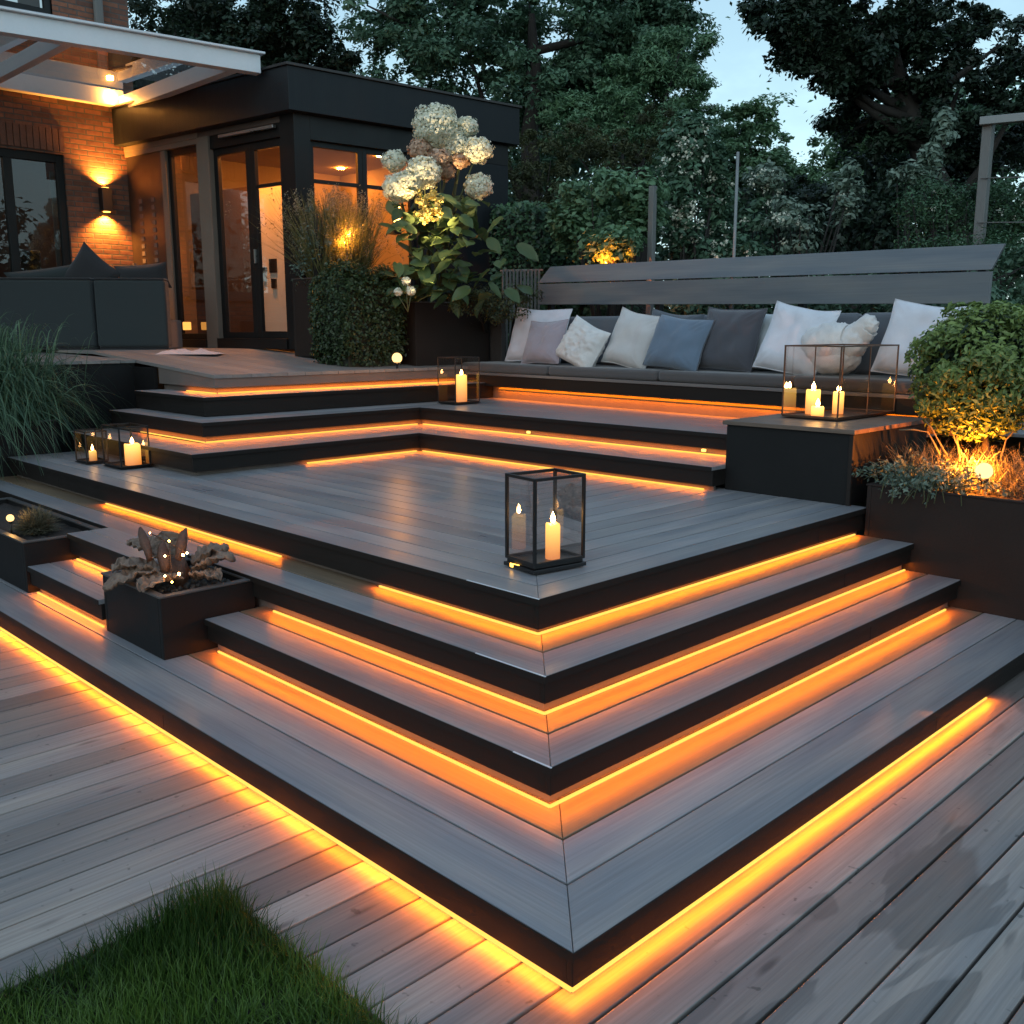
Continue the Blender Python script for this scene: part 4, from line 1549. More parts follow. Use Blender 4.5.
WX0, WX1, WZ0, WZ1 = .66, 2.5, 1.55, 3.24
hb([(-.3, WX0, 10.46, 10.7, ZT - .6, 6.2), (WX0, WX1, 10.46, 10.7, WZ1, 4.86), (WX0, WX1, 10.46, 10.7, ZT - .6, WZ0), (WX1, 9.5, 10.46, 10.7, ZT - .6, 6.2),
    (WX0, .46 + .2, 10.46, 10.7, 4.86, 6.2)], "wall", 'brick')
mb = MB()
for i in range(25):
    x_ = 2.94 - WX1 - .05 + i * .0765
    mb.box(x_, x_ + .066, 10.438, 10.459, WZ1 + .03, WZ1 + .30)
part(mb, "soldier_course", M['soldier'], house, world=True, bevel=.003)
wf = hb([(WX0, WX0 + .09, 10.50, 10.58, WZ0, WZ1), (WX0 + .09, WX1, 10.50, 10.58, WZ1 - .10, WZ1), (WX0 + .09, WX1, 10.50, 10.58, WZ0, WZ0 + .09),
         (WX0 + .62, WX0 + .72, 10.50, 10.58, WZ0 + .09, WZ1 - .10)], "window_frame", 'darkframe', .004)
for a, b in ((WX0 + .09, WX0 + .62), (WX0 + .72, WX1)):
    gb = MB()
    gb.v = [(2.94 - b, 10.54, WZ0 + .09), (2.94 - a, 10.54, WZ0 + .09), (2.94 - a, 10.54, WZ1 - .1), (2.94 - b, 10.54, WZ1 - .1)]
    gb.face((0, 1, 2, 3))
    part(gb, "pane", M['dglass'], wf, world=True)
hb([(WX0 + .095, WX0 + .14, 10.60, 10.63, WZ0 + .1, WZ1 - .2)], "window_reveal", 'post_grey', 0, wf)
hb([(WX0 - .4, WX1 + .4, 11.6, 11.65, WZ0 - .5, WZ1 + .4)], "room_wall", 'grey_room')
hb([(WX0 + .15, WX0 + .5, 11.1, 11.2, 1.6, 2.1), (WX0 + .8, WX0 + 1.2, 11.1, 11.3, 1.6, 2.3)], "room_furniture", 'sofadark', .03)
hb([(WX0 - .05, WX1 + .1, 10.40, 10.49, WZ0 - .06, WZ0 - .002)], "sill", 'darkframe', .004)
# upper storey window
uf = hb([(.66, .74, 10.49, 10.56, 4.86, 6.2), (.74, 2.5, 10.49, 10.56, 4.862, 4.94), (1.5, 1.6, 10.49, 10.56, 4.94, 6.2)], "window_frame", 'darkframe', .003)
gb = MB()
gb.v = [(.44, 10.53, 4.94), (2.2, 10.53, 4.94), (2.2, 10.53, 6.2), (.44, 10.53, 6.2)]
gb.face((0, 1, 2, 3))
part(gb, "pane", M['dglass'], uf, world=True)
hb([(.75, 1.0, 10.60, 10.63, 4.9, 6.2)], "curtain", 'beige', 0, uf)
hb([(.05, .16, 10.38, 10.455, 4.2, 6.2)], "downpipe", 'post_grey', .02)
point_lamp((.9, 11.3, 3.3), 3.0, (1, .6, .3), .01)

# wall lamp, up and down light
wl = thing("wall_lamp", "black box wall lamp shining up and down on the brick wall", "wall lamp", (2.74, 10.40, 2.74))
mb = MB()
mb.box(2.675, 2.805, 10.33, 10.455, 2.585, 2.875)
part(mb, "housing", M['black'], wl, world=True, bevel=.004)
for z_, k in ((2.877, 1), (2.576, -1)):
    mb = MB()
    mb.lathe([(.045, 0), (.045, .006)], 14, (2.74, 10.39, z_))
    part(mb, "lens", M['lampglow'], wl, world=True)
    spot_lamp((2.74, 10.385, z_ + .02 * k), (0, .20, k), 190, 125, (1, .36, .05), .01)

# white framed glass canopy over the terrace
can = thing("glass_canopy", "white framed glass canopy roof fixed to the brick wall above the terrace", "canopy", (1.2, 9.0, 3.9))
bx = lambda *a: a


def cb(boxes, name, mat, bevel=.004):
    mb = MB()
    for b_ in boxes:
        mb.box(*b_)
    return part(mb, name, M[mat], can, world=True, bevel=bevel)


CF = frame(Vector((3.36, 7.32, 0)), Vector((-5.2, 8.60, 0)))[0]
for b_, nm in (((.10, 8.7, -.14, 0, 3.835, 4.025), "front_beam"), ((.06, 8.7, -.2, .05, 4.027, 4.05), "gutter")):
    mb = MB()
    mb.box(*b_, mat=CF)
    part(mb, nm, M['white_paint'], can, world=True, bevel=.004)
cb([(-5.2, 3.05, 10.33, 10.452, 3.90, 4.10)], "wall_plate", 'white_paint')
cb([(2.98, 3.10, 7.52, 10.329, 3.85, 4.02)], "rafter", 'white_paint')
for x_ in (1.35, -.6, -2.5):
    cb([(x_, x_ + .10, 7.47 + (3.36 - x_) * .15, 10.329, 3.87, 4.02)], "rafter", 'white_paint')
mb = MB()
mb.v = [(-5.2, 8.5, 4.065), (3.25, 7.36, 4.065), (3.1, 10.44, 4.112), (-5.2, 10.44, 4.112)]
mb.face((0, 1, 2, 3))
part(mb, "roof_pane", M['roofglass'], can, world=True)
mb = MB()
mb.box(2.84, 2.90, 10.27, 10.328, 3.975, 4.02)
part(mb, "spotlight", emit("canopy_spot", (1, .38, .06), 420), can, world=True)
mb = MB()
mb.box(2.1, 2.2, 7.62, 7.72, 3.86, 3.95)
part(mb, "spotlight", M['beige'], can, world=True, bevel=.01)

# sofa on the terrace, its back to the viewer
SA = at(98, 350, 11.0)
sx1, sy1 = 2.62, 8.9
sofa = thing("outdoor_sofa", "dark grey upholstered outdoor sofa on the house terrace, seen from behind", "sofa", (1.9, 8.7, ZT))
SD = (RGT.copy())
SD.z = 0
SD.normalize()
s0 = at(-90, 350, 10.9); s1 = at(97, 349, 11.1); s2 = at(170, 348, 11.2)
for q in (s0, s1, s2):
    q.z = 0
for a, b, nm in ((s0, s1, "back_panel"), (s1, s2, "back_panel")):
    fm, ln = frame(a, b)
    mb = MB()
    mb.box(.012, ln - .012, .0, .22, ZT + .03, ZT + .78, mat=fm)
    o = part(mb, nm, M['sofa'], sofa, world=True, bevel=.03)
    o.modifiers["bevel"].segments = 3
    mb = MB()
    mb.box(.02, ln - .02, .03, .85, ZT, ZT + .34, mat=fm)
    part(mb, "base", M['sofadark'], sofa, world=True, bevel=.02)
    mb = MB()
    mb.box(.02, ln - .02, -.004, .224, ZT + .782, ZT + .80, mat=fm)
    part(mb, "top_rail", M['sofadark'], sofa, world=True, bevel=.006)


def free_pillow(label, p, ang, w, h, th, mat, tilt, roll, seed):
    rr = random.Random(seed)
    t = thing("throw_pillow", label, "pillow", p, ang, "dark cushions on the terrace sofa")
    ml = Matrix.Rotation(roll, 4, 'Y') @ Matrix.Rotation(tilt, 4, 'X')
    mb = MB()
    for sg in (1, -1):
        def fn(u, v, sg=sg):
            a, b = (u * 2 - 1) * sg, v * 2 - 1
            e = max(0.0, (1 - a ** 4) * (1 - b ** 4)) ** .6
            x_ = a * w / 2 * (1 - .1 * (1 - b * b)); z_ = b * h / 2 * (1 - .1 * (1 - a * a))
            return ml @ Vector((x_, -sg * e * th / 2, z_))
        mb.grid(fn, 16, 16)
    part(mb, "cover", M[mat], t)


an = math.atan2(SD.y, SD.x)
def over(px, py, d): return at(px, py, d)
free_pillow("dark pointed pillow standing highest on the terrace sofa", over(90, 276, 11.25), an, .55, .55, .2, 'sofadark', .1, .72, 31)
free_pillow("dark cushion lying low along the sofa top at its right end", over(143, 277, 11.3), an, .62, .30, .2, 'sofadark', .2, -.08, 32)
free_pillow("dark cushion lying along the sofa top, left of the pointed pillow", over(45, 280, 11.3), an, .9, .28, .2, 'sofa', .2, -.12, 33)
# folded pink cloth by the sofa end
t = thing("folded_cloth", "crumpled pale pink cloth lying on the terrace at the sofa end", "cloth", at(190, 350, 10.9))
mb = MB()
c_ = at(190, 352, 10.6)
c_.z = terr_z(c_.y) + .004
dxy = SD


def cl(u, v):
    a, b = u * 2 - 1, v * 2 - 1
    e = max(0, 1 - a ** 4) * max(0, 1 - b ** 4)
    h = e * (.028 + .05 * max(0, mnoise.noise(Vector((a * 3, b * 3, 1.7)))) + .012 * mnoise.noise(Vector((a * 9, b * 9, 4.2))))
    p = c_ + dxy * (a * .33) + Vector((-dxy.y, dxy.x, 0)) * (b * .2)
    return p + Vector((0, 0, max(0, h)))


mb.grid(cl, 24, 16)
M['f_pink'] = fabric("fabric_pink", (0.62, 0.46, 0.42))
part(mb, "fold", M['f_pink'], t, world=True)
# small glow inside the window at floor level
t = thing("floor_candle", "tiny lit square candle holder on the floor behind the pavilion window", "candle holder", at(187, 331, 12.2))
mb = MB()
p = at(187, 326, 12.4)
mb.box(p.x - .04, p.x + .04, p.y - .04, p.y + .04, p.z - .05, p.z + .05)
part(mb, "shade", emit("small_glow", (1, .42, .08), 1.6), t, world=True, bevel=.008)

# ------------------------------------------------------------------ planting beside the pavilion
hp = at(366, 360, 10.0)
t = thing("box_hedge", "square clipped green box hedge in front of the pavilion corner", "hedge", (3.42, 5.9, .69))
g = np.random.default_rng(41)
n = 15000
hx0, hx1, hy0, hy1, hz0, hz1 = 3.0, 3.84, 5.55, 6.25, .69, 1.70
f_ = g.integers(0, 3, n)
s_ = g.integers(0, 2, n)
p = np.stack([g.uniform(hx0, hx1, n), g.uniform(hy0, hy1, n), g.uniform(hz0, hz1, n)], 1)
nr = np.zeros((n, 3))
lo = np.array([hx0, hy0, hz0]); hi = np.array([hx1, hy1, hz1])
for i in range(n):
    k = f_[i]
    if k == 2:
        s_[i] = 1
    dep_ = g.exponential(.035)
    p[i, k] = hi[k] - dep_ if s_[i] else lo[k] + dep_
    nr[i, k] = 1 if s_[i] else -1
p += g.normal(0, .018, p.shape)
p[:, 2] += .03 * np.sin(p[:, 0] * 9) * np.sin(p[:, 1] * 7)
hc_ = np.array([(hx0 + hx1) / 2, (hy0 + hy1) / 2, (hz0 + hz1) / 2]); hh_ = np.array([hx1 - hx0, hy1 - hy0, hz1 - hz0]) / 2
q_ = (p - hc_) / hh_
m_ = np.max(np.abs(q_), axis=1, keepdims=True)
q_ = q_ * m_ / ((np.abs(q_) ** 4.2).sum(axis=1, keepdims=True) ** (1 / 4.2))
q_ *= 1 + np.array([[.10 * mnoise.noise(Vector(v * 2.4)) + .05 * mnoise.noise(Vector(v * 6))] for v in q_]) + g.exponential(.012, (n, 1))
p = hc_ + q_ * hh_
bump_ = .0 * np.sin(p[:, 2] * 8 + 1) + .03 * np.sin(p[:, 0] * 13 + p[:, 2] * 5)
p[:, 0] -= bump_
p[:, 1] -= bump_ * .6
leaves("foliage", p, nr + np.array([-.1, -.1, .6]), .040, M['l_boxdark'], t, np.clip(.15 + .5 * g.uniform(0, 1, n) + .3 * (p[:, 2] - 1.3), 0, 1), .6, True, .5, 41)
mb = MB()
mb.box(hx0 + .12, hx1 - .12, hy0 + .12, hy1 - .12, hz0, hz1 - .12)
part(mb, "inner_twigs", M['earth'], t, world=True)

planter("dark brown box planter under the white hydrangea, left of the bench arm", 3.92, 5.0, 5.56, 6.30, .66, 1.36, 'planter_brown')
planter("tall dark planter of grasses at the pavilion corner behind the hedge", 3.30, 4.35, 6.50, 6.95, .78, 1.62, 'planter_brown')
# grasses: straw coloured plumes lit from behind
t = thing("ornamental_grass", "feathery straw coloured grass beside the pavilion window, glowing orange", "grass plant", (3.75, 6.75, 1.6))
n = 1900
rt = np.array([3.78, 6.72, 1.58]) + RNG.uniform(-1, 1, (n, 3)) * np.array([.30, .12, 0])
tp = rt + np.stack([RNG.normal(0, .28, n), RNG.normal(0, .16, n), RNG.uniform(.35, 1.0, n)], 1)
blades("foliage", rt, tp, RNG.uniform(0, .2, n), .011, 'l_golden', t, RNG.uniform(.0, .7, n), 5)
pl_p, pl_n = [], []
for i in range(0, n, 6):
    for j in range(16):
        pl_p.append(tp[i] + RNG.normal(0, .02, 3) + np.array([0, 0, -.10 + .01 * j]))
        pl_n.append(RNG.normal(0, 1, 3))
leaves("plume", np.array(pl_p), np.array(pl_n), .028, M['l_straw'], t, RNG.uniform(.4, 1, len(pl_p)), .45, False, .5, 43)
point_lamp((3.86, 6.66, 2.12), 48.0, (1, .36, .045), .006)
point_lamp((3.70, 6.50, 2.02), 9.0, (1, .33, .04), .004)
t = thing("potted_shrub", "loose dark green shrub with small leaves against the pavilion corner post", "shrub", (3.38, 6.55, .9))
cl_ = clumps_in((3.42, 6.62, 1.85), (.22, .2, .55), 26, .12, 44, .3)
a_, b_, d_ = clump_leaves(cl_, 30, np.random.default_rng(45), .9)
leaves("foliage", a_, b_, .045, M['l_silver'], t, d_ * .6, .4, False, .5, 44)
mb = MB()
for i in range(7):
    mb.tube([(3.4, 6.62, 1.55), (3.4 + random.uniform(-.15, .15), 6.62 + random.uniform(-.1, .1), 2.3)], [.01, .003], 5)
part(mb, "stem", M['bark'], t, world=True)

# the hydrangea
hb0 = Vector((4.42, 5.92, 1.33))
hyd = thing("hydrangea", "tall hydrangea with big white flower heads and broad leaves in the brown box planter", "hydrangea", hb0)
HD = 10.05
heads = [(436, 126, 23, 0), (467, 127, 11, 0), (455, 146, 17, 0), (478, 150, 14, 0), (394, 161, 12, 0), (424, 172, 17, 0), (399, 188, 16, 0), (478, 186, 14, 0), (420, 150, 12, 1),
         (440, 158, 10, 1), (432, 143, 15, 0), (411, 181, 13, 0), (461, 160, 9, 1), (446, 172, 9, 1)]
stems = MB()
for i, (px, py, r, k) in enumerate(heads):
    c = at(px, py, HD + random.uniform(-.2, .2))
    R = 1.07 * r / FPX * HD
    g = np.random.default_rng(100 + i)
    n = int(1500 * (r / 16) ** 1.6)
    d = g.normal(0, 1, (n, 3))
    d /= np.linalg.norm(d, axis=1, keepdims=True)
    lob = 1 + .10 * np.sin(d[:, 0] * 7 + i) * np.sin(d[:, 1] * 6 + 2 * i) + .06 * np.sin(d[:, 2] * 11)
    pts = np.array(c) + d * R * lob[:, None] * np.array([1, 1, .86]) * g.uniform(.78, 1.0, (n, 1))
    leaves("flower_head", pts, d, .030, M['petal'] if k == 0 else M['petal_warm'], hyd, g.uniform(.2, 1, n), .95, False, .22, 60 + i)
    q = hb0 + Vector((random.uniform(-.2, .2), random.uniform(-.15, .15), 0))
    m = q.lerp(c, .55) + Vector((random.uniform(-.05, .05), 0, .1))
    stems.tube([q, m, c], [.016, .012, .007], 6)
part(stems, "stem", M['stem'], hyd, world=True)
# broad leaves
lp, ln_ = [], []
mbl = MB()
tl = []


def broad(c, d, n_, ln, wd, mb, tone):
    d = d.normalized()
    n_ = (n_ - d * n_.dot(d)).normalized()
    s = d.cross(n_)

    def fn(u, v):
        a = v * 2 - 1
        w = wd * math.sin(math.pi * min(1, .04 + .96 * u)) ** .75 * (1 - .35 * u)
        return c + d * (u * ln) + s * (a * w) + n_ * (.18 * wd * a * a + .02 * ln * math.sin(16 * u) * abs(a) - .35 * ln * u * u)
    mb.grid(fn, 9, 6, tone)


for i in range(190):
    py = random.uniform(195, 300)
    px = 440 + random.gauss(0, 20 + (py - 195) * .09)
    c = at(px, py, HD + random.uniform(-.25, .35))
    d = Vector((random.uniform(-1, 1), random.uniform(-1, 1), random.uniform(-.5, .35)))
    broad(c, d, Vector((-.35, -.35, 1)) + Vector((random.uniform(-.5, .5), random.uniform(-.5, .5), 0)), random.uniform(.15, .27), random.uniform(.06, .10), mbl, random.random())
part(mbl, "leaf", M['l_hyd'], hyd, world=True)['kind'] = "stuff"
ys = []
yn = []
for i in range(26):
    c = at(428 + random.uniform(-10, 12), random.uniform(192, 220), HD - .32)
    ys = np.array(c) + RNG.normal(0, .020, (18, 3))
    yn = RNG.normal(0, 1, (18, 3)) + np.array([-.4, -.4, .3])
    leaves("yellow_flower", ys, yn, .04, M['yellow'], hyd, RNG.uniform(0, 1, 18), .8, False, .4, 77 + i)
spot_lamp(at(432, 262, HD - .42), (at(440, 150, HD) - at(432, 262, HD - .42)), 110, 66, (1, .66, .28), .006)
spot_lamp(at(415, 345, 9.2), (at(440, 150, HD) - at(415, 345, 9.2)), 340, 40, (1, .74, .40), .01)  # unseen front spot added to brighten the flower heads
# small white blooms by the hedge
t = thing("white_blooms", "three small white round blooms beside the clipped hedge", "flowers", at(408, 305, 9.75))
for i, (px, py, r) in enumerate(((406, 281, 4.5), (398, 292, 4.5), (411, 291, 5.0))):
    c = at(px, py, 9.7)
    R = r / FPX * 9.7
    d = RNG.normal(0, 1, (260, 3)); d /= np.linalg.norm(d, axis=1, keepdims=True)
    leaves("flower_head", np.array(c) + d * R * RNG.uniform(.6, 1, (260, 1)), d, .02, M['petal'], t, RNG.uniform(.3, 1, 260), .8, False, .4, 80 + i)
for px, py in ((406, 281), (398, 292), (411, 291)):
    mb = MB()
    mb.tube([at(408, 312, 9.75), at(px, py + 3, 9.7)], [.006, .004], 5)
    part(mb, "stem", M['stem'], t, world=True)
shrub("low_shrub", "low fine leaved shrub between the hydrangea and the bench arm", "shrub", (5.5, 5.95, .7),
      [(at(505, 302, 10.6), (.42, .42, .28)), (at(470, 300, 10.3), (.3, .3, .2))], 'l_yew', .035, 50, .13, 46, density=36)
bulb_light("bright round bulb on the terrace edge below the brown box planter", at(397, 358, 9.3), .050, 7.0, .10, col=(1, .36, .05))
# glowing lamp beside the grasses
t = thing("wall_lamp", "small glowing lamp on the pavilion wall, seen between the grasses and the hydrangea", "wall lamp", (4.6, 6.95, 2.2))
c = at(397, 215, 10.55)
mb = MB()
mb.lathe([(.035, 0), (.035, .20)], 12, c - Vector((0, 0, .10)))
part(mb, "shade", emit("lamp_shade", (1, .5, .12), 14), t, world=True)
mb = MB()
mb.box(c.x - .05, c.x + .05, c.y - .01, c.y + .10, c.z - .20, c.z - .102)
part(mb, "bracket", M['black'], t, world=True)

# ------------------------------------------------------------------ ball tree and its planter
bc = at(986, 371, 6.05)
ball = thing("ball_tree", "clipped ball tree on a thin stem in the tall right planter, lit from below", "topiary", (bc.x, bc.y, .11))
g = np.random.default_rng(51)
R = .475
P_, N_, T_ = [], [], []
cl_ = clumps_in(tuple(bc), (R * .86, R * .86, R * .80), 230, .085, 52, .8)
a_, b_, d_ = clump_leaves(cl_, 70, g, 1.0)
rad = (a_ - np.array(bc)) / np.array([R, R, R * .93])
rn = np.linalg.norm(rad, axis=1, keepdims=True)
lim = 1.0 + g.normal(0, .022, rn.shape)
rad = np.where(rn > lim, rad / rn * lim, rad)
a_ = np.array(bc) + rad * np.array([R, R, R * .93])
out_ = rad / (np.linalg.norm(rad, axis=1, keepdims=True) + 1e-6)
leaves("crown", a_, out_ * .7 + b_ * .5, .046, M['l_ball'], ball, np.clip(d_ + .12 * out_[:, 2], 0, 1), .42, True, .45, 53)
cl_ = clumps_in(tuple(bc), (R * .55, R * .55, R * .5), 60, .14, 54, .3)
a_, b_, d_ = clump_leaves(cl_, 40, g, 1.0)
leaves("inner_foliage", a_, b_, .07, M['l_oak'], ball, d_, .5, False, .5, 54)
mb = MB()
st = at(982, 470, 6.05)
st.z = .10
mb.tube([st, st + Vector((.01, -.01, .25)), Vector((bc.x, bc.y, bc.z - R * .6)), bc], [.027, .023, .020, .016], 9)
for i in range(14):
    d = Vector((random.uniform(-1, 1), random.uniform(-1, 1), random.uniform(-.2, .8))).normalized()
    mb.tube([Vector((bc.x, bc.y, bc.z - R * .55)), bc + d * R * .7], [.012, .004], 5)
part(mb, "trunk", M['bark'], ball, world=True)
bl = at(984, 471, 5.72)
bulb_light("bright white globe bulb at the foot of the ball tree in the right planter", bl, .050, 60, .08, col=(1, .25, .022), lamp=Vector((.085, .085, .035)))
t = thing("fountain_grass", "fine arching grass around the globe bulb, lit bright orange", "grass plant", (bc.x, bc.y - .1, .11))
n = 1500
rt = np.array([bc.x - .08, bc.y - .05, .10]) + RNG.uniform(-1, 1, (n, 3)) * np.array([.26, .45, 0])
tp = rt + np.stack([RNG.normal(-.03, .12, n), RNG.normal(0, .14, n), RNG.uniform(.08, .30, n)], 1)
ok = np.linalg.norm((rt + tp) / 2 - np.array(bl), axis=1) > .10
rt, tp = rt[ok], tp[ok]
blades("foliage", rt, tp, RNG.uniform(.02, .10, len(rt)), .006, 'l_straw', t, RNG.uniform(.1, .8, len(rt)), 4)
t = thing("trailing_plant", "silvery green trailing plant spilling over the near corner of the right planter", "plant", (3.05, -.25, .12))
pp, nn, tt = [], [], []
mb = MB()
for i in range(70):
    s = Vector((3.08 + random.uniform(-.1, .22), -.30 + random.uniform(-.2, .22), .12))
    dr = Vector((random.uniform(-1, .4), random.uniform(-.7, .8), 0)).normalized()
    ln = random.uniform(.12, .30)
    up = random.uniform(.05, .18)
    pts = []
    for k in range(7):
        f = k / 6
        pts.append(s + dr * (ln * f) + Vector((0, 0, up * math.sin(f * 2.6) - .10 * f * f * (1 if s.x + dr.x * ln < 2.88 else 0))))
    mb.tube(pts, .003, 4)
    for k in range(36):
        f = random.uniform(.1, 1)
        q = pts[min(6, int(f * 6))]
        pp.append(np.array(q) + RNG.normal(0, .018, 3)); nn.append(RNG.normal(0, 1, 3) + np.array([-.3, -.3, .8])); tt.append(random.random())
leaves("foliage", np.array(pp), np.array(nn), .034, M['l_silver'], t, np.array(tt), .45, False, .4, 55)
part(mb, "stem", M['stem'], t, world=True)
t = thing("bare_twigs", "thin pale twigs arching out between the ball tree and the storage box", "twigs", (3.3, -.2, .12))
mb = MB()
for (a, b, c) in (((940, 455), (928, 432), (899, 430)), ((948, 458), (938, 440), (925, 420)), ((965, 460), (955, 440), (948, 418)), ((1000, 462), (1006, 440), (1022, 425)), ((960, 460), (956, 430), (960, 410))):
    p, q, r = at(a[0], a[1], 6.0), at(b[0], b[1], 6.0), at(c[0], c[1], 6.0)
    mb = MB()
    mb.tube([p, p.lerp(q, .6), q, q.lerp(r, .5) + Vector((0, 0, .01)), r], [.006, .006, .005, .005, .003], 5)
    part(mb, "twig", M['l_straw'], t, world=True)

# big grass tuft at the left
planter("dark box under the large arching grass at the left end of the wide platform", -1.6, .42, 6.32, 6.92, -.52, .28, 'planter')
t = thing("grass_tuft", "large arching green ornamental grass at the left edge, hanging over the steps", "grass plant", (-.1, 6.55, .25))
n = 2600
rt = np.array([-.15, 6.55, .26]) + RNG.normal(0, 1, (n, 3)) * np.array([.26, .14, 0])
a = RNG.uniform(0, 6.283, n)
rr_ = RNG.uniform(.1, 1.0, n) ** .7
tp = rt + np.stack([np.cos(a) * .98 * rr_, np.sin(a) * .8 * rr_, .85 - 1.25 * rr_ ** 2 + RNG.normal(0, .12, n)], 1)
sag = .5 + .3 * RNG.uniform(0, 1, n)
blades("foliage", rt, tp, sag, .012, 'l_grass', t, RNG.uniform(0, 1, n), 8)

# ------------------------------------------------------------------ the garden behind
g = MB()
g.box(5.9, 60, -40, 5.4, -.7, .30)
g.box(6.7, 60, 5.41, 60, -.7, .62)
g.box(-60, 6.69, 11.8, 60, -.7, .62)
structure(part(g, "garden_ground", M['earth']))


def gz(p, z=.3):
    return Vector((p.x, p.y, z))


def blob(px, py, d, rx, rz, ry=None):
    return (at(px, py, d), (rx / FPX * d, (ry or rx) / FPX * d, rz / FPX * d))


G_ = "shrubs and hedges behind the bench"
# clipped hedge behind
hc = at(533, 243, 12.6)
t = thing("clipped_hedge", "dense clipped dark green hedge block left of the backrest", "hedge", gz(hc), 0, G_)
g = np.random.default_rng(61)
n = 9000
p = np.stack([g.uniform(-1, 1, n) * .95, g.uniform(-1, 1, n) * .95, g.uniform(0, 1, n)], 1)
p[:, 2] = .3 + p[:, 2] * (at(533, 209, 12.6).z - .3)
top_ = g.uniform(0, 1, n) < .2
side_ = ~top_
k_ = g.integers(0, 2, n)
for i in range(n):
    if top_[i]:
        p[i, 2] = at(533, 209, 12.6).z + g.normal(0, .03)
    else:
        p[i, k_[i]] = -.95 + abs(g.normal(0, .05))
p[:, 0] += hc.x + .6
p[:, 1] += hc.y + .6
leaves("foliage", p, np.tile(np.array([-.6, -.6, .6]), (n, 1)), .075, M['l_hedge'], t, np.clip(g.uniform(0, .7, n) + .3 * top_, 0, 1), .6, False, .6, 61)
mb = MB()
mb.box(hc.x - .2, hc.x + 1.4, hc.y - .2, hc.y + 1.4, .3, at(533, 214, 12.6).z)
part(mb, "inner_twigs", M['earth'], t, world=True)
t = thing("picket_fence", "small weathered picket fence peeping out left of the backrest", "fence", gz(at(520, 285, 11.6), .6))
for i in range(11):
    a = at(503 + i * 3.6, 270 + random.uniform(-1, 1), 11.6)
    mb = MB()
    mb.box(a.x - .012, a.x + .012, a.y - .008, a.y + .008, .6, a.z)
    part(mb, "picket", M['post_grey'], t, world=True)
mb = MB()
mb.tube([at(500, 271, 11.62), at(543, 270, 11.62)], .014, 6)
part(mb, "rail", M['post_grey'], t, world=True)

shrub("lit_bush", "leafy climbing bush behind the backrest with an orange glow at its foot", "bush", gz(at(610, 270, 11.2)),
      [blob(610, 190, 11.4, 55, 24), blob(575, 225, 11.6, 36, 40), blob(640, 215, 11.4, 30, 30), blob(610, 245, 11.0, 40, 25)], 'l_light', .085, 46, .17, 62, G_, .6, 44)
point_lamp(at(606, 262, 10.75), 30, (1, .20, .02), .006)
point_lamp(at(627, 252, 10.85), 8, (1, .20, .02), .006)
shrub("rose_climber", "dark column of climbing roses with scattered white flowers", "climber", gz(at(690, 270, 11.6)),
      [blob(690, 150, 11.8, 34, 42), blob(684, 215, 11.8, 26, 48), blob(715, 190, 12.0, 20, 50)], 'l_mid', .085, 50, .17, 63, G_, .55, 42, flowers=(75, .055, 'petal'))
shrub("variegated_shrub", "shrub with pale variegated leaves right of the thin pole", "shrub", gz(at(800, 265, 12.0)),
      [blob(793, 225, 12.0, 32, 36), blob(845, 195, 12.2, 18, 42), blob(770, 180, 12.4, 26, 20)], 'l_pale', .085, 34, .14, 64, G_, .5, 30, flowers=(30, .05, 'petal'))
shrub("dark_shrub", "dark leafy shrub close behind the middle of the backrest", "shrub", gz(at(745, 280, 12.6)),
      [blob(745, 225, 12.8, 60, 42), blob(720, 255, 12.2, 60, 22)], 'l_mid', .09, 46, .2, 65, G_, .55, 50, flowers=(36, .05, 'petal'))
shrub("dark_shrub", "dark leafy shrub behind the right half of the backrest", "shrub", gz(at(860, 270, 12.8)),
      [blob(850, 235, 13.0, 70, 34), blob(905, 215, 13.0, 60, 50)], 'l_oak', .09, 46, .2, 66, G_, .55, 54)
shrub("fine_hedge", "loose fine leaved hedge at the right end of the backrest", "hedge", gz(at(960, 260, 10.8)),
      [blob(930, 205, 11.0, 46, 36), blob(1000, 215, 10.8, 50, 45), blob(960, 250, 10.6, 80, 26), blob(1050, 230, 10.8, 50, 60)], 'l_hedge', .042, 110, .2, 67, G_, .45, 46, flowers=(9, .035, 'petal'))
shrub("tall_sprays", "tall shrub with upright pale leafed shoots at the right", "shrub", gz(at(920, 250, 12.0)),
      [blob(945, 130, 12.0, 9, 26), blob(930, 160, 12.0, 16, 20), blob(910, 175, 12.0, 26, 16)], 'l_pale', .10, 20, .12, 68, G_, .45, 26)
shrub("low_planting", "low dark planting right behind the bench, under the backrest", "ground plants", gz(at(760, 325, 9.6)),
      [blob(600, 300, 12.6, 60, 30), blob(720, 300, 11.2, 70, 30), blob(840, 300, 10.0, 70, 32), blob(940, 310, 8.8, 60, 40), blob(1010, 290, 9.4, 50, 60)], 'l_mid', .07, 46, .17, 69, G_, .55, 46)
# yews
YG = "yew trees behind the hedge"
tree("yew_tree", "olive toned conical yew at the left, next to the pavilion roof", "tree", gz(at(543, 260, 15)), [blob(543, 165, 15, 36, 52), blob(540, 215, 15.2, 44, 40)], .1, 'l_yew', .07, 60, 150, .26, 71, YG, .3, 5)
tree("yew_tree", "broader olive toned yew standing right of the conical one", "tree", gz(at(612, 260, 15.4)), [blob(600, 150, 15.4, 44, 40), blob(650, 150, 15.6, 40, 44), blob(620, 200, 15.6, 70, 40)], .12, 'l_yew', .07, 60, 150, .28, 72, YG, .3, 6)
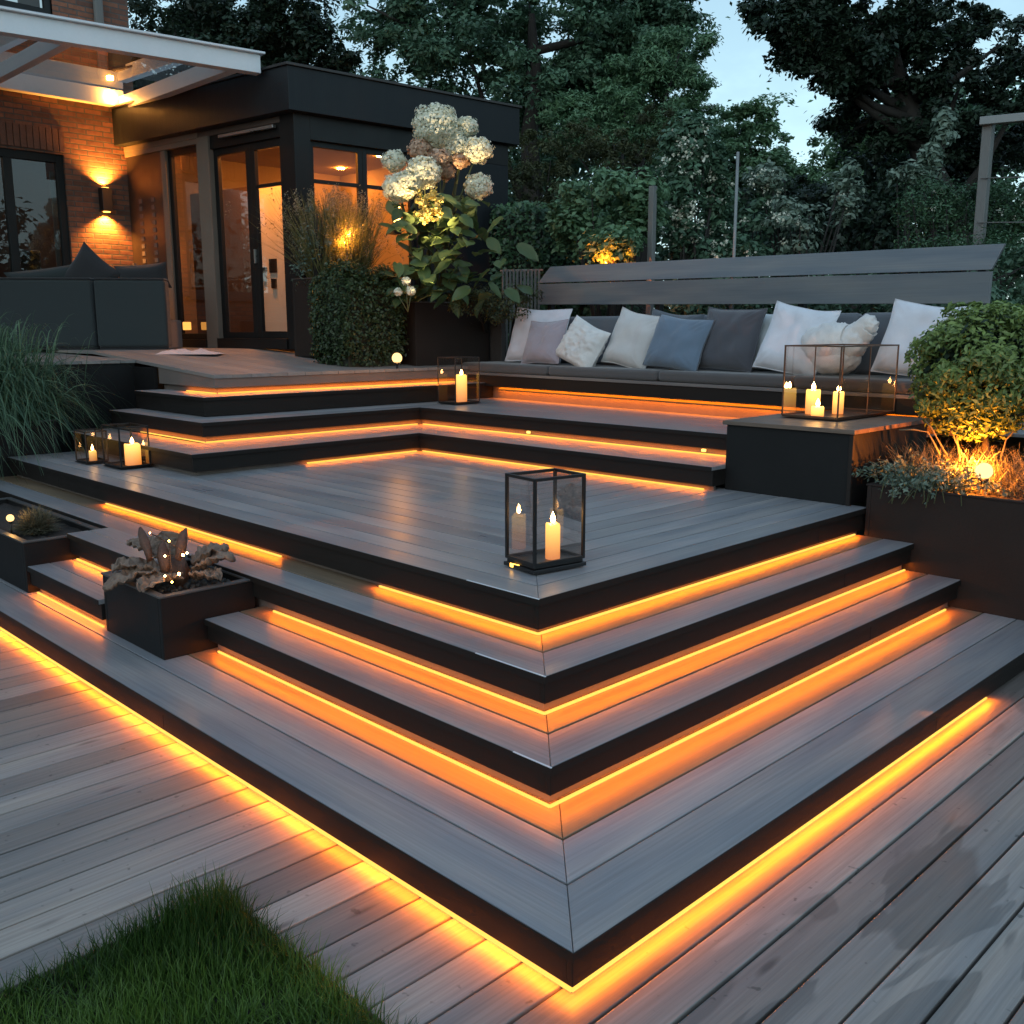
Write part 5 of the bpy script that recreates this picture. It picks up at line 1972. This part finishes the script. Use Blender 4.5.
# trees
TG = "trees round the garden"
tree("broadleaf_tree", "dark dense tree rising behind the house at the left", "tree", gz(at(205, 200, 21), .6),
     [blob(235, 25, 21, 75, 55), blob(150, 5, 22, 90, 70), blob(288, 45, 20.5, 40, 44), blob(190, 90, 22, 110, 50)], .3, 'l_oak', .13, 100, 260, .60, 73, TG)
tree("broadleaf_tree", "tall bushy green tree right of the pavilion roof, reaching the top of the picture", "tree", gz(at(520, 230, 20)),
     [blob(418, 20, 20, 78, 60), blob(520, 10, 20.5, 95, 80), blob(610, 40, 20, 80, 75), blob(470, 90, 20, 110, 55), blob(648, 12, 20.5, 48, 52)], .32, 'l_mid', .12, 120, 260, .55, 74, TG)
tree("broadleaf_tree", "feathery lighter green tree in the middle, left of the sky gap", "tree", gz(at(650, 250, 18)),
     [blob(650, 110, 18, 64, 48), blob(668, 78, 18.4, 36, 44), blob(600, 120, 18.3, 60, 40)], .2, 'l_light', .10, 100, 240, .42, 75, TG, .35)
tree("broadleaf_tree", "smaller rounded tree just left of the sky gap", "tree", gz(at(757, 250, 24)),
     [blob(750, 142, 24, 36, 44), blob(735, 185, 24, 56, 40), blob(778, 185, 24.4, 28, 32)], .2, 'l_light', .13, 70, 220, .5, 76, TG)
tree("broadleaf_tree", "small green tree at the lower right of the sky gap", "tree", gz(at(860, 250, 24)),
     [blob(862, 146, 24, 40, 32), blob(885, 170, 24, 60, 50), blob(838, 192, 24, 34, 28)], .2, 'l_light', .13, 70, 220, .5, 77, TG)
tree("overhanging_tree", "huge near black tree at the upper right, its boughs hanging into the sky", "tree", gz(at(1010, 240, 13.5)),
     [blob(960, 70, 13.5, 110, 75), blob(880, 30, 13.5, 70, 55), blob(830, -22, 13.2, 62, 40), blob(1010, 120, 13.8, 90, 70), blob(900, 120, 13.8, 60, 50), blob(800, 30, 13, 16, 22), blob(846, 66, 13, 22, 26)],
     .3, 'l_oak', .085, 100, 260, .33, 78, TG, .5, 14, .3)
tree("broadleaf_tree", "dark tree mass behind the right end of the backrest", "tree", gz(at(930, 260, 16)),
     [blob(900, 190, 16, 90, 42), blob(990, 190, 16, 90, 60), blob(800, 215, 17, 70, 30)], .2, 'l_oak', .10, 90, 220, .42, 79, TG)
# far tree belt closing the view
mbp = []
mbn = []
mbt = []
g = np.random.default_rng(91)
for k in range(760):
    px = g.uniform(-500, 1500)
    d = g.uniform(27, 34)
    hmax = 235 if 690 < px < 900 else 90
    if px < 420:
        hmax = 120
    py = g.uniform(hmax, 338)
    c = np.array(at(px, py, d))
    m = 130
    dd_ = g.normal(0, 1, (m, 3)); dd_ /= np.linalg.norm(dd_, axis=1, keepdims=True)
    off = dd_ * g.uniform(.3, 1, (m, 1)) * g.uniform(.9, 1.7) * np.array([1, 1, .7])
    mbp.append(c + off); mbn.append(dd_ * .5 + np.array([0, 0, .7])); mbt.append(.2 + .4 * g.uniform(0, 1, m) + .3 * dd_[:, 2])
for k in range(520):  # unseen ring of trees added to keep bright sky out of window reflections
    th = g.uniform(0, 2 * math.pi)
    dv = Vector((math.cos(th), math.sin(th), 0))
    if dv.dot(Vector((FWD.x, FWD.y, 0)).normalized()) > .72:
        continue
    c = np.array([0, 2, 0]) + np.array([math.cos(th), math.sin(th), 0]) * g.uniform(20, 26) + np.array([0, 0, g.uniform(-.4, 5.5)])
    m = 110
    dd_ = g.normal(0, 1, (m, 3)); dd_ /= np.linalg.norm(dd_, axis=1, keepdims=True)
    off = dd_ * g.uniform(.3, 1, (m, 1)) * g.uniform(1.0, 1.9) * np.array([1, 1, .75])
    mbp.append(c + off); mbn.append(dd_ * .5 + np.array([0, 0, .7])); mbt.append(.2 + .4 * g.uniform(0, 1, m) + .3 * dd_[:, 2])
tb = leaves("treeline", np.concatenate(mbp), np.concatenate(mbn), .34, M['l_mid'], None, np.concatenate(mbt), .55, False, .4, 92)
tag(tb, "far dark belt of trees closing the garden behind everything, plus an added unseen ring", "trees", kind="stuff")

# posts
t = thing("garden_pole", "thin pale pole standing behind the middle of the backrest", "pole", gz(at(735, 275, 11.0)))
a, b = at(734, 262, 11.0), at(738, 152, 11.0)
mb = MB()
mb.tube([gz(a), b], [.02, .017], 8)
part(mb, "shaft", M['pole'], t, world=True)
t = thing("garden_post", "short weathered wooden post beside the orange lit bush", "post", gz(at(654, 275, 11.0)))
b = at(653, 186, 11.0)
mb = MB()
mb.box(b.x - .035, b.x + .035, b.y - .035, b.y + .035, .3, b.z)
part(mb, "shaft", M['post_grey'], t, world=True, bevel=.006)
t = thing("trellis_frame", "weathered timber post and crossbar at the far right above the shrubs", "trellis", gz(at(986, 260, 10.2)))
b = at(989, 124, 10.2)
mb = MB()
mb.box(b.x - .05, b.x + .05, b.y - .05, b.y + .05, .3, b.z)
part(mb, "post", M['post_grey'], t, world=True, bevel=.008)
p, q = at(985, 123, 10.15), at(1110, 108, 9.6)
mb = MB()
fm, ln = frame(Vector((p.x, p.y, 0)), Vector((q.x, q.y, 0)))
mb.box(-.05, ln, -.045, .045, p.z - .02, p.z + .06, mat=fm)
part(mb, "crossbar", M['pole'], t, world=True, bevel=.006)
for dz in (-.55, -1.0):
    mb = MB()
    mb.tube([Vector((p.x, p.y, p.z + dz)), Vector((q.x, q.y, p.z + dz - .05))], .006, 5)
    part(mb, "wire", M['post_grey'], t, world=True)

# ------------------------------------------------------------------ sky and daylight
W = bpy.data.worlds.new("World")
SC.world = W
W.use_nodes = True
nt = W.node_tree
for n in list(nt.nodes):
    nt.nodes.remove(n)
out = nt.nodes.new("ShaderNodeOutputWorld")
bg = N(nt, "ShaderNodeBackground", Strength=0.10)
sky = N(nt, "ShaderNodeTexSky")
sky.sky_type = 'NISHITA'
sky.sun_disc = False
SUN_EL, SUN_ROT = math.radians(26), math.radians(242)
sky.sun_elevation = SUN_EL
sky.sun_rotation = SUN_ROT
sky.air_density = 1.6
sky.dust_density = 1.0
sky.ozone_density = 4.0
tc = N(nt, "ShaderNodeTexCoord")
mp = N(nt, "ShaderNodeMapping")
mp.inputs['Scale'].default_value = (1, 1, 2.2)
L(nt, tc, 'Generated', mp, 0)
cn = N(nt, "ShaderNodeTexNoise", Scale=2.6, Detail=6.0, Roughness=0.6)
L(nt, mp, 0, cn, 'Vector')
cf = ramp(nt, cn.outputs[0], .42, .68)
cf = math_node(nt, 'ADD', math_node(nt, 'MULTIPLY', cf, .45), .45)
sx = N(nt, "ShaderNodeSeparateXYZ")
L(nt, tc, 'Generated', sx, 0)
low = math_node(nt, 'SUBTRACT', 1.0, math_node(nt, 'MULTIPLY', sx.outputs['Z'], 1.35, True), True)
low = math_node(nt, 'POWER', low, 1.5)
cloud = mixc(nt, low, (4.5, 6.8, 9.4), (11.5, 17.5, 19.0))
c = mixc(nt, cf, sky.outputs[0], cloud)
nt.links.new(c, bg.inputs[0])
L(nt, bg, 0, out, 0)
sl = bpy.data.lights.new("sun", 'SUN')
sl.energy = 0.5
sl.angle = math.radians(50)
sl.color = (.86, .93, 1)
so = bpy.data.objects.new("sun", sl)
COL.objects.link(so)
sd = Vector((math.sin(SUN_ROT) * math.cos(SUN_EL), math.cos(SUN_ROT) * math.cos(SUN_EL), math.sin(SUN_EL)))
so.rotation_euler = (-sd).to_track_quat('-Z', 'Y').to_euler()

SC.view_settings.view_transform = 'Standard'
SC.view_settings.look = 'None'
SC.view_settings.exposure = 0
SC.view_settings.gamma = 1
cy = SC.cycles
cy.use_denoising = True
try:
    cy.denoiser = 'OPENIMAGEDENOISE'
except Exception:
    pass
cy.use_adaptive_sampling = False
cy.max_bounces = 8
cy.transparent_max_bounces = 16
cy.sample_clamp_indirect = 4
cy.caustics_reflective = False
cy.caustics_refractive = False
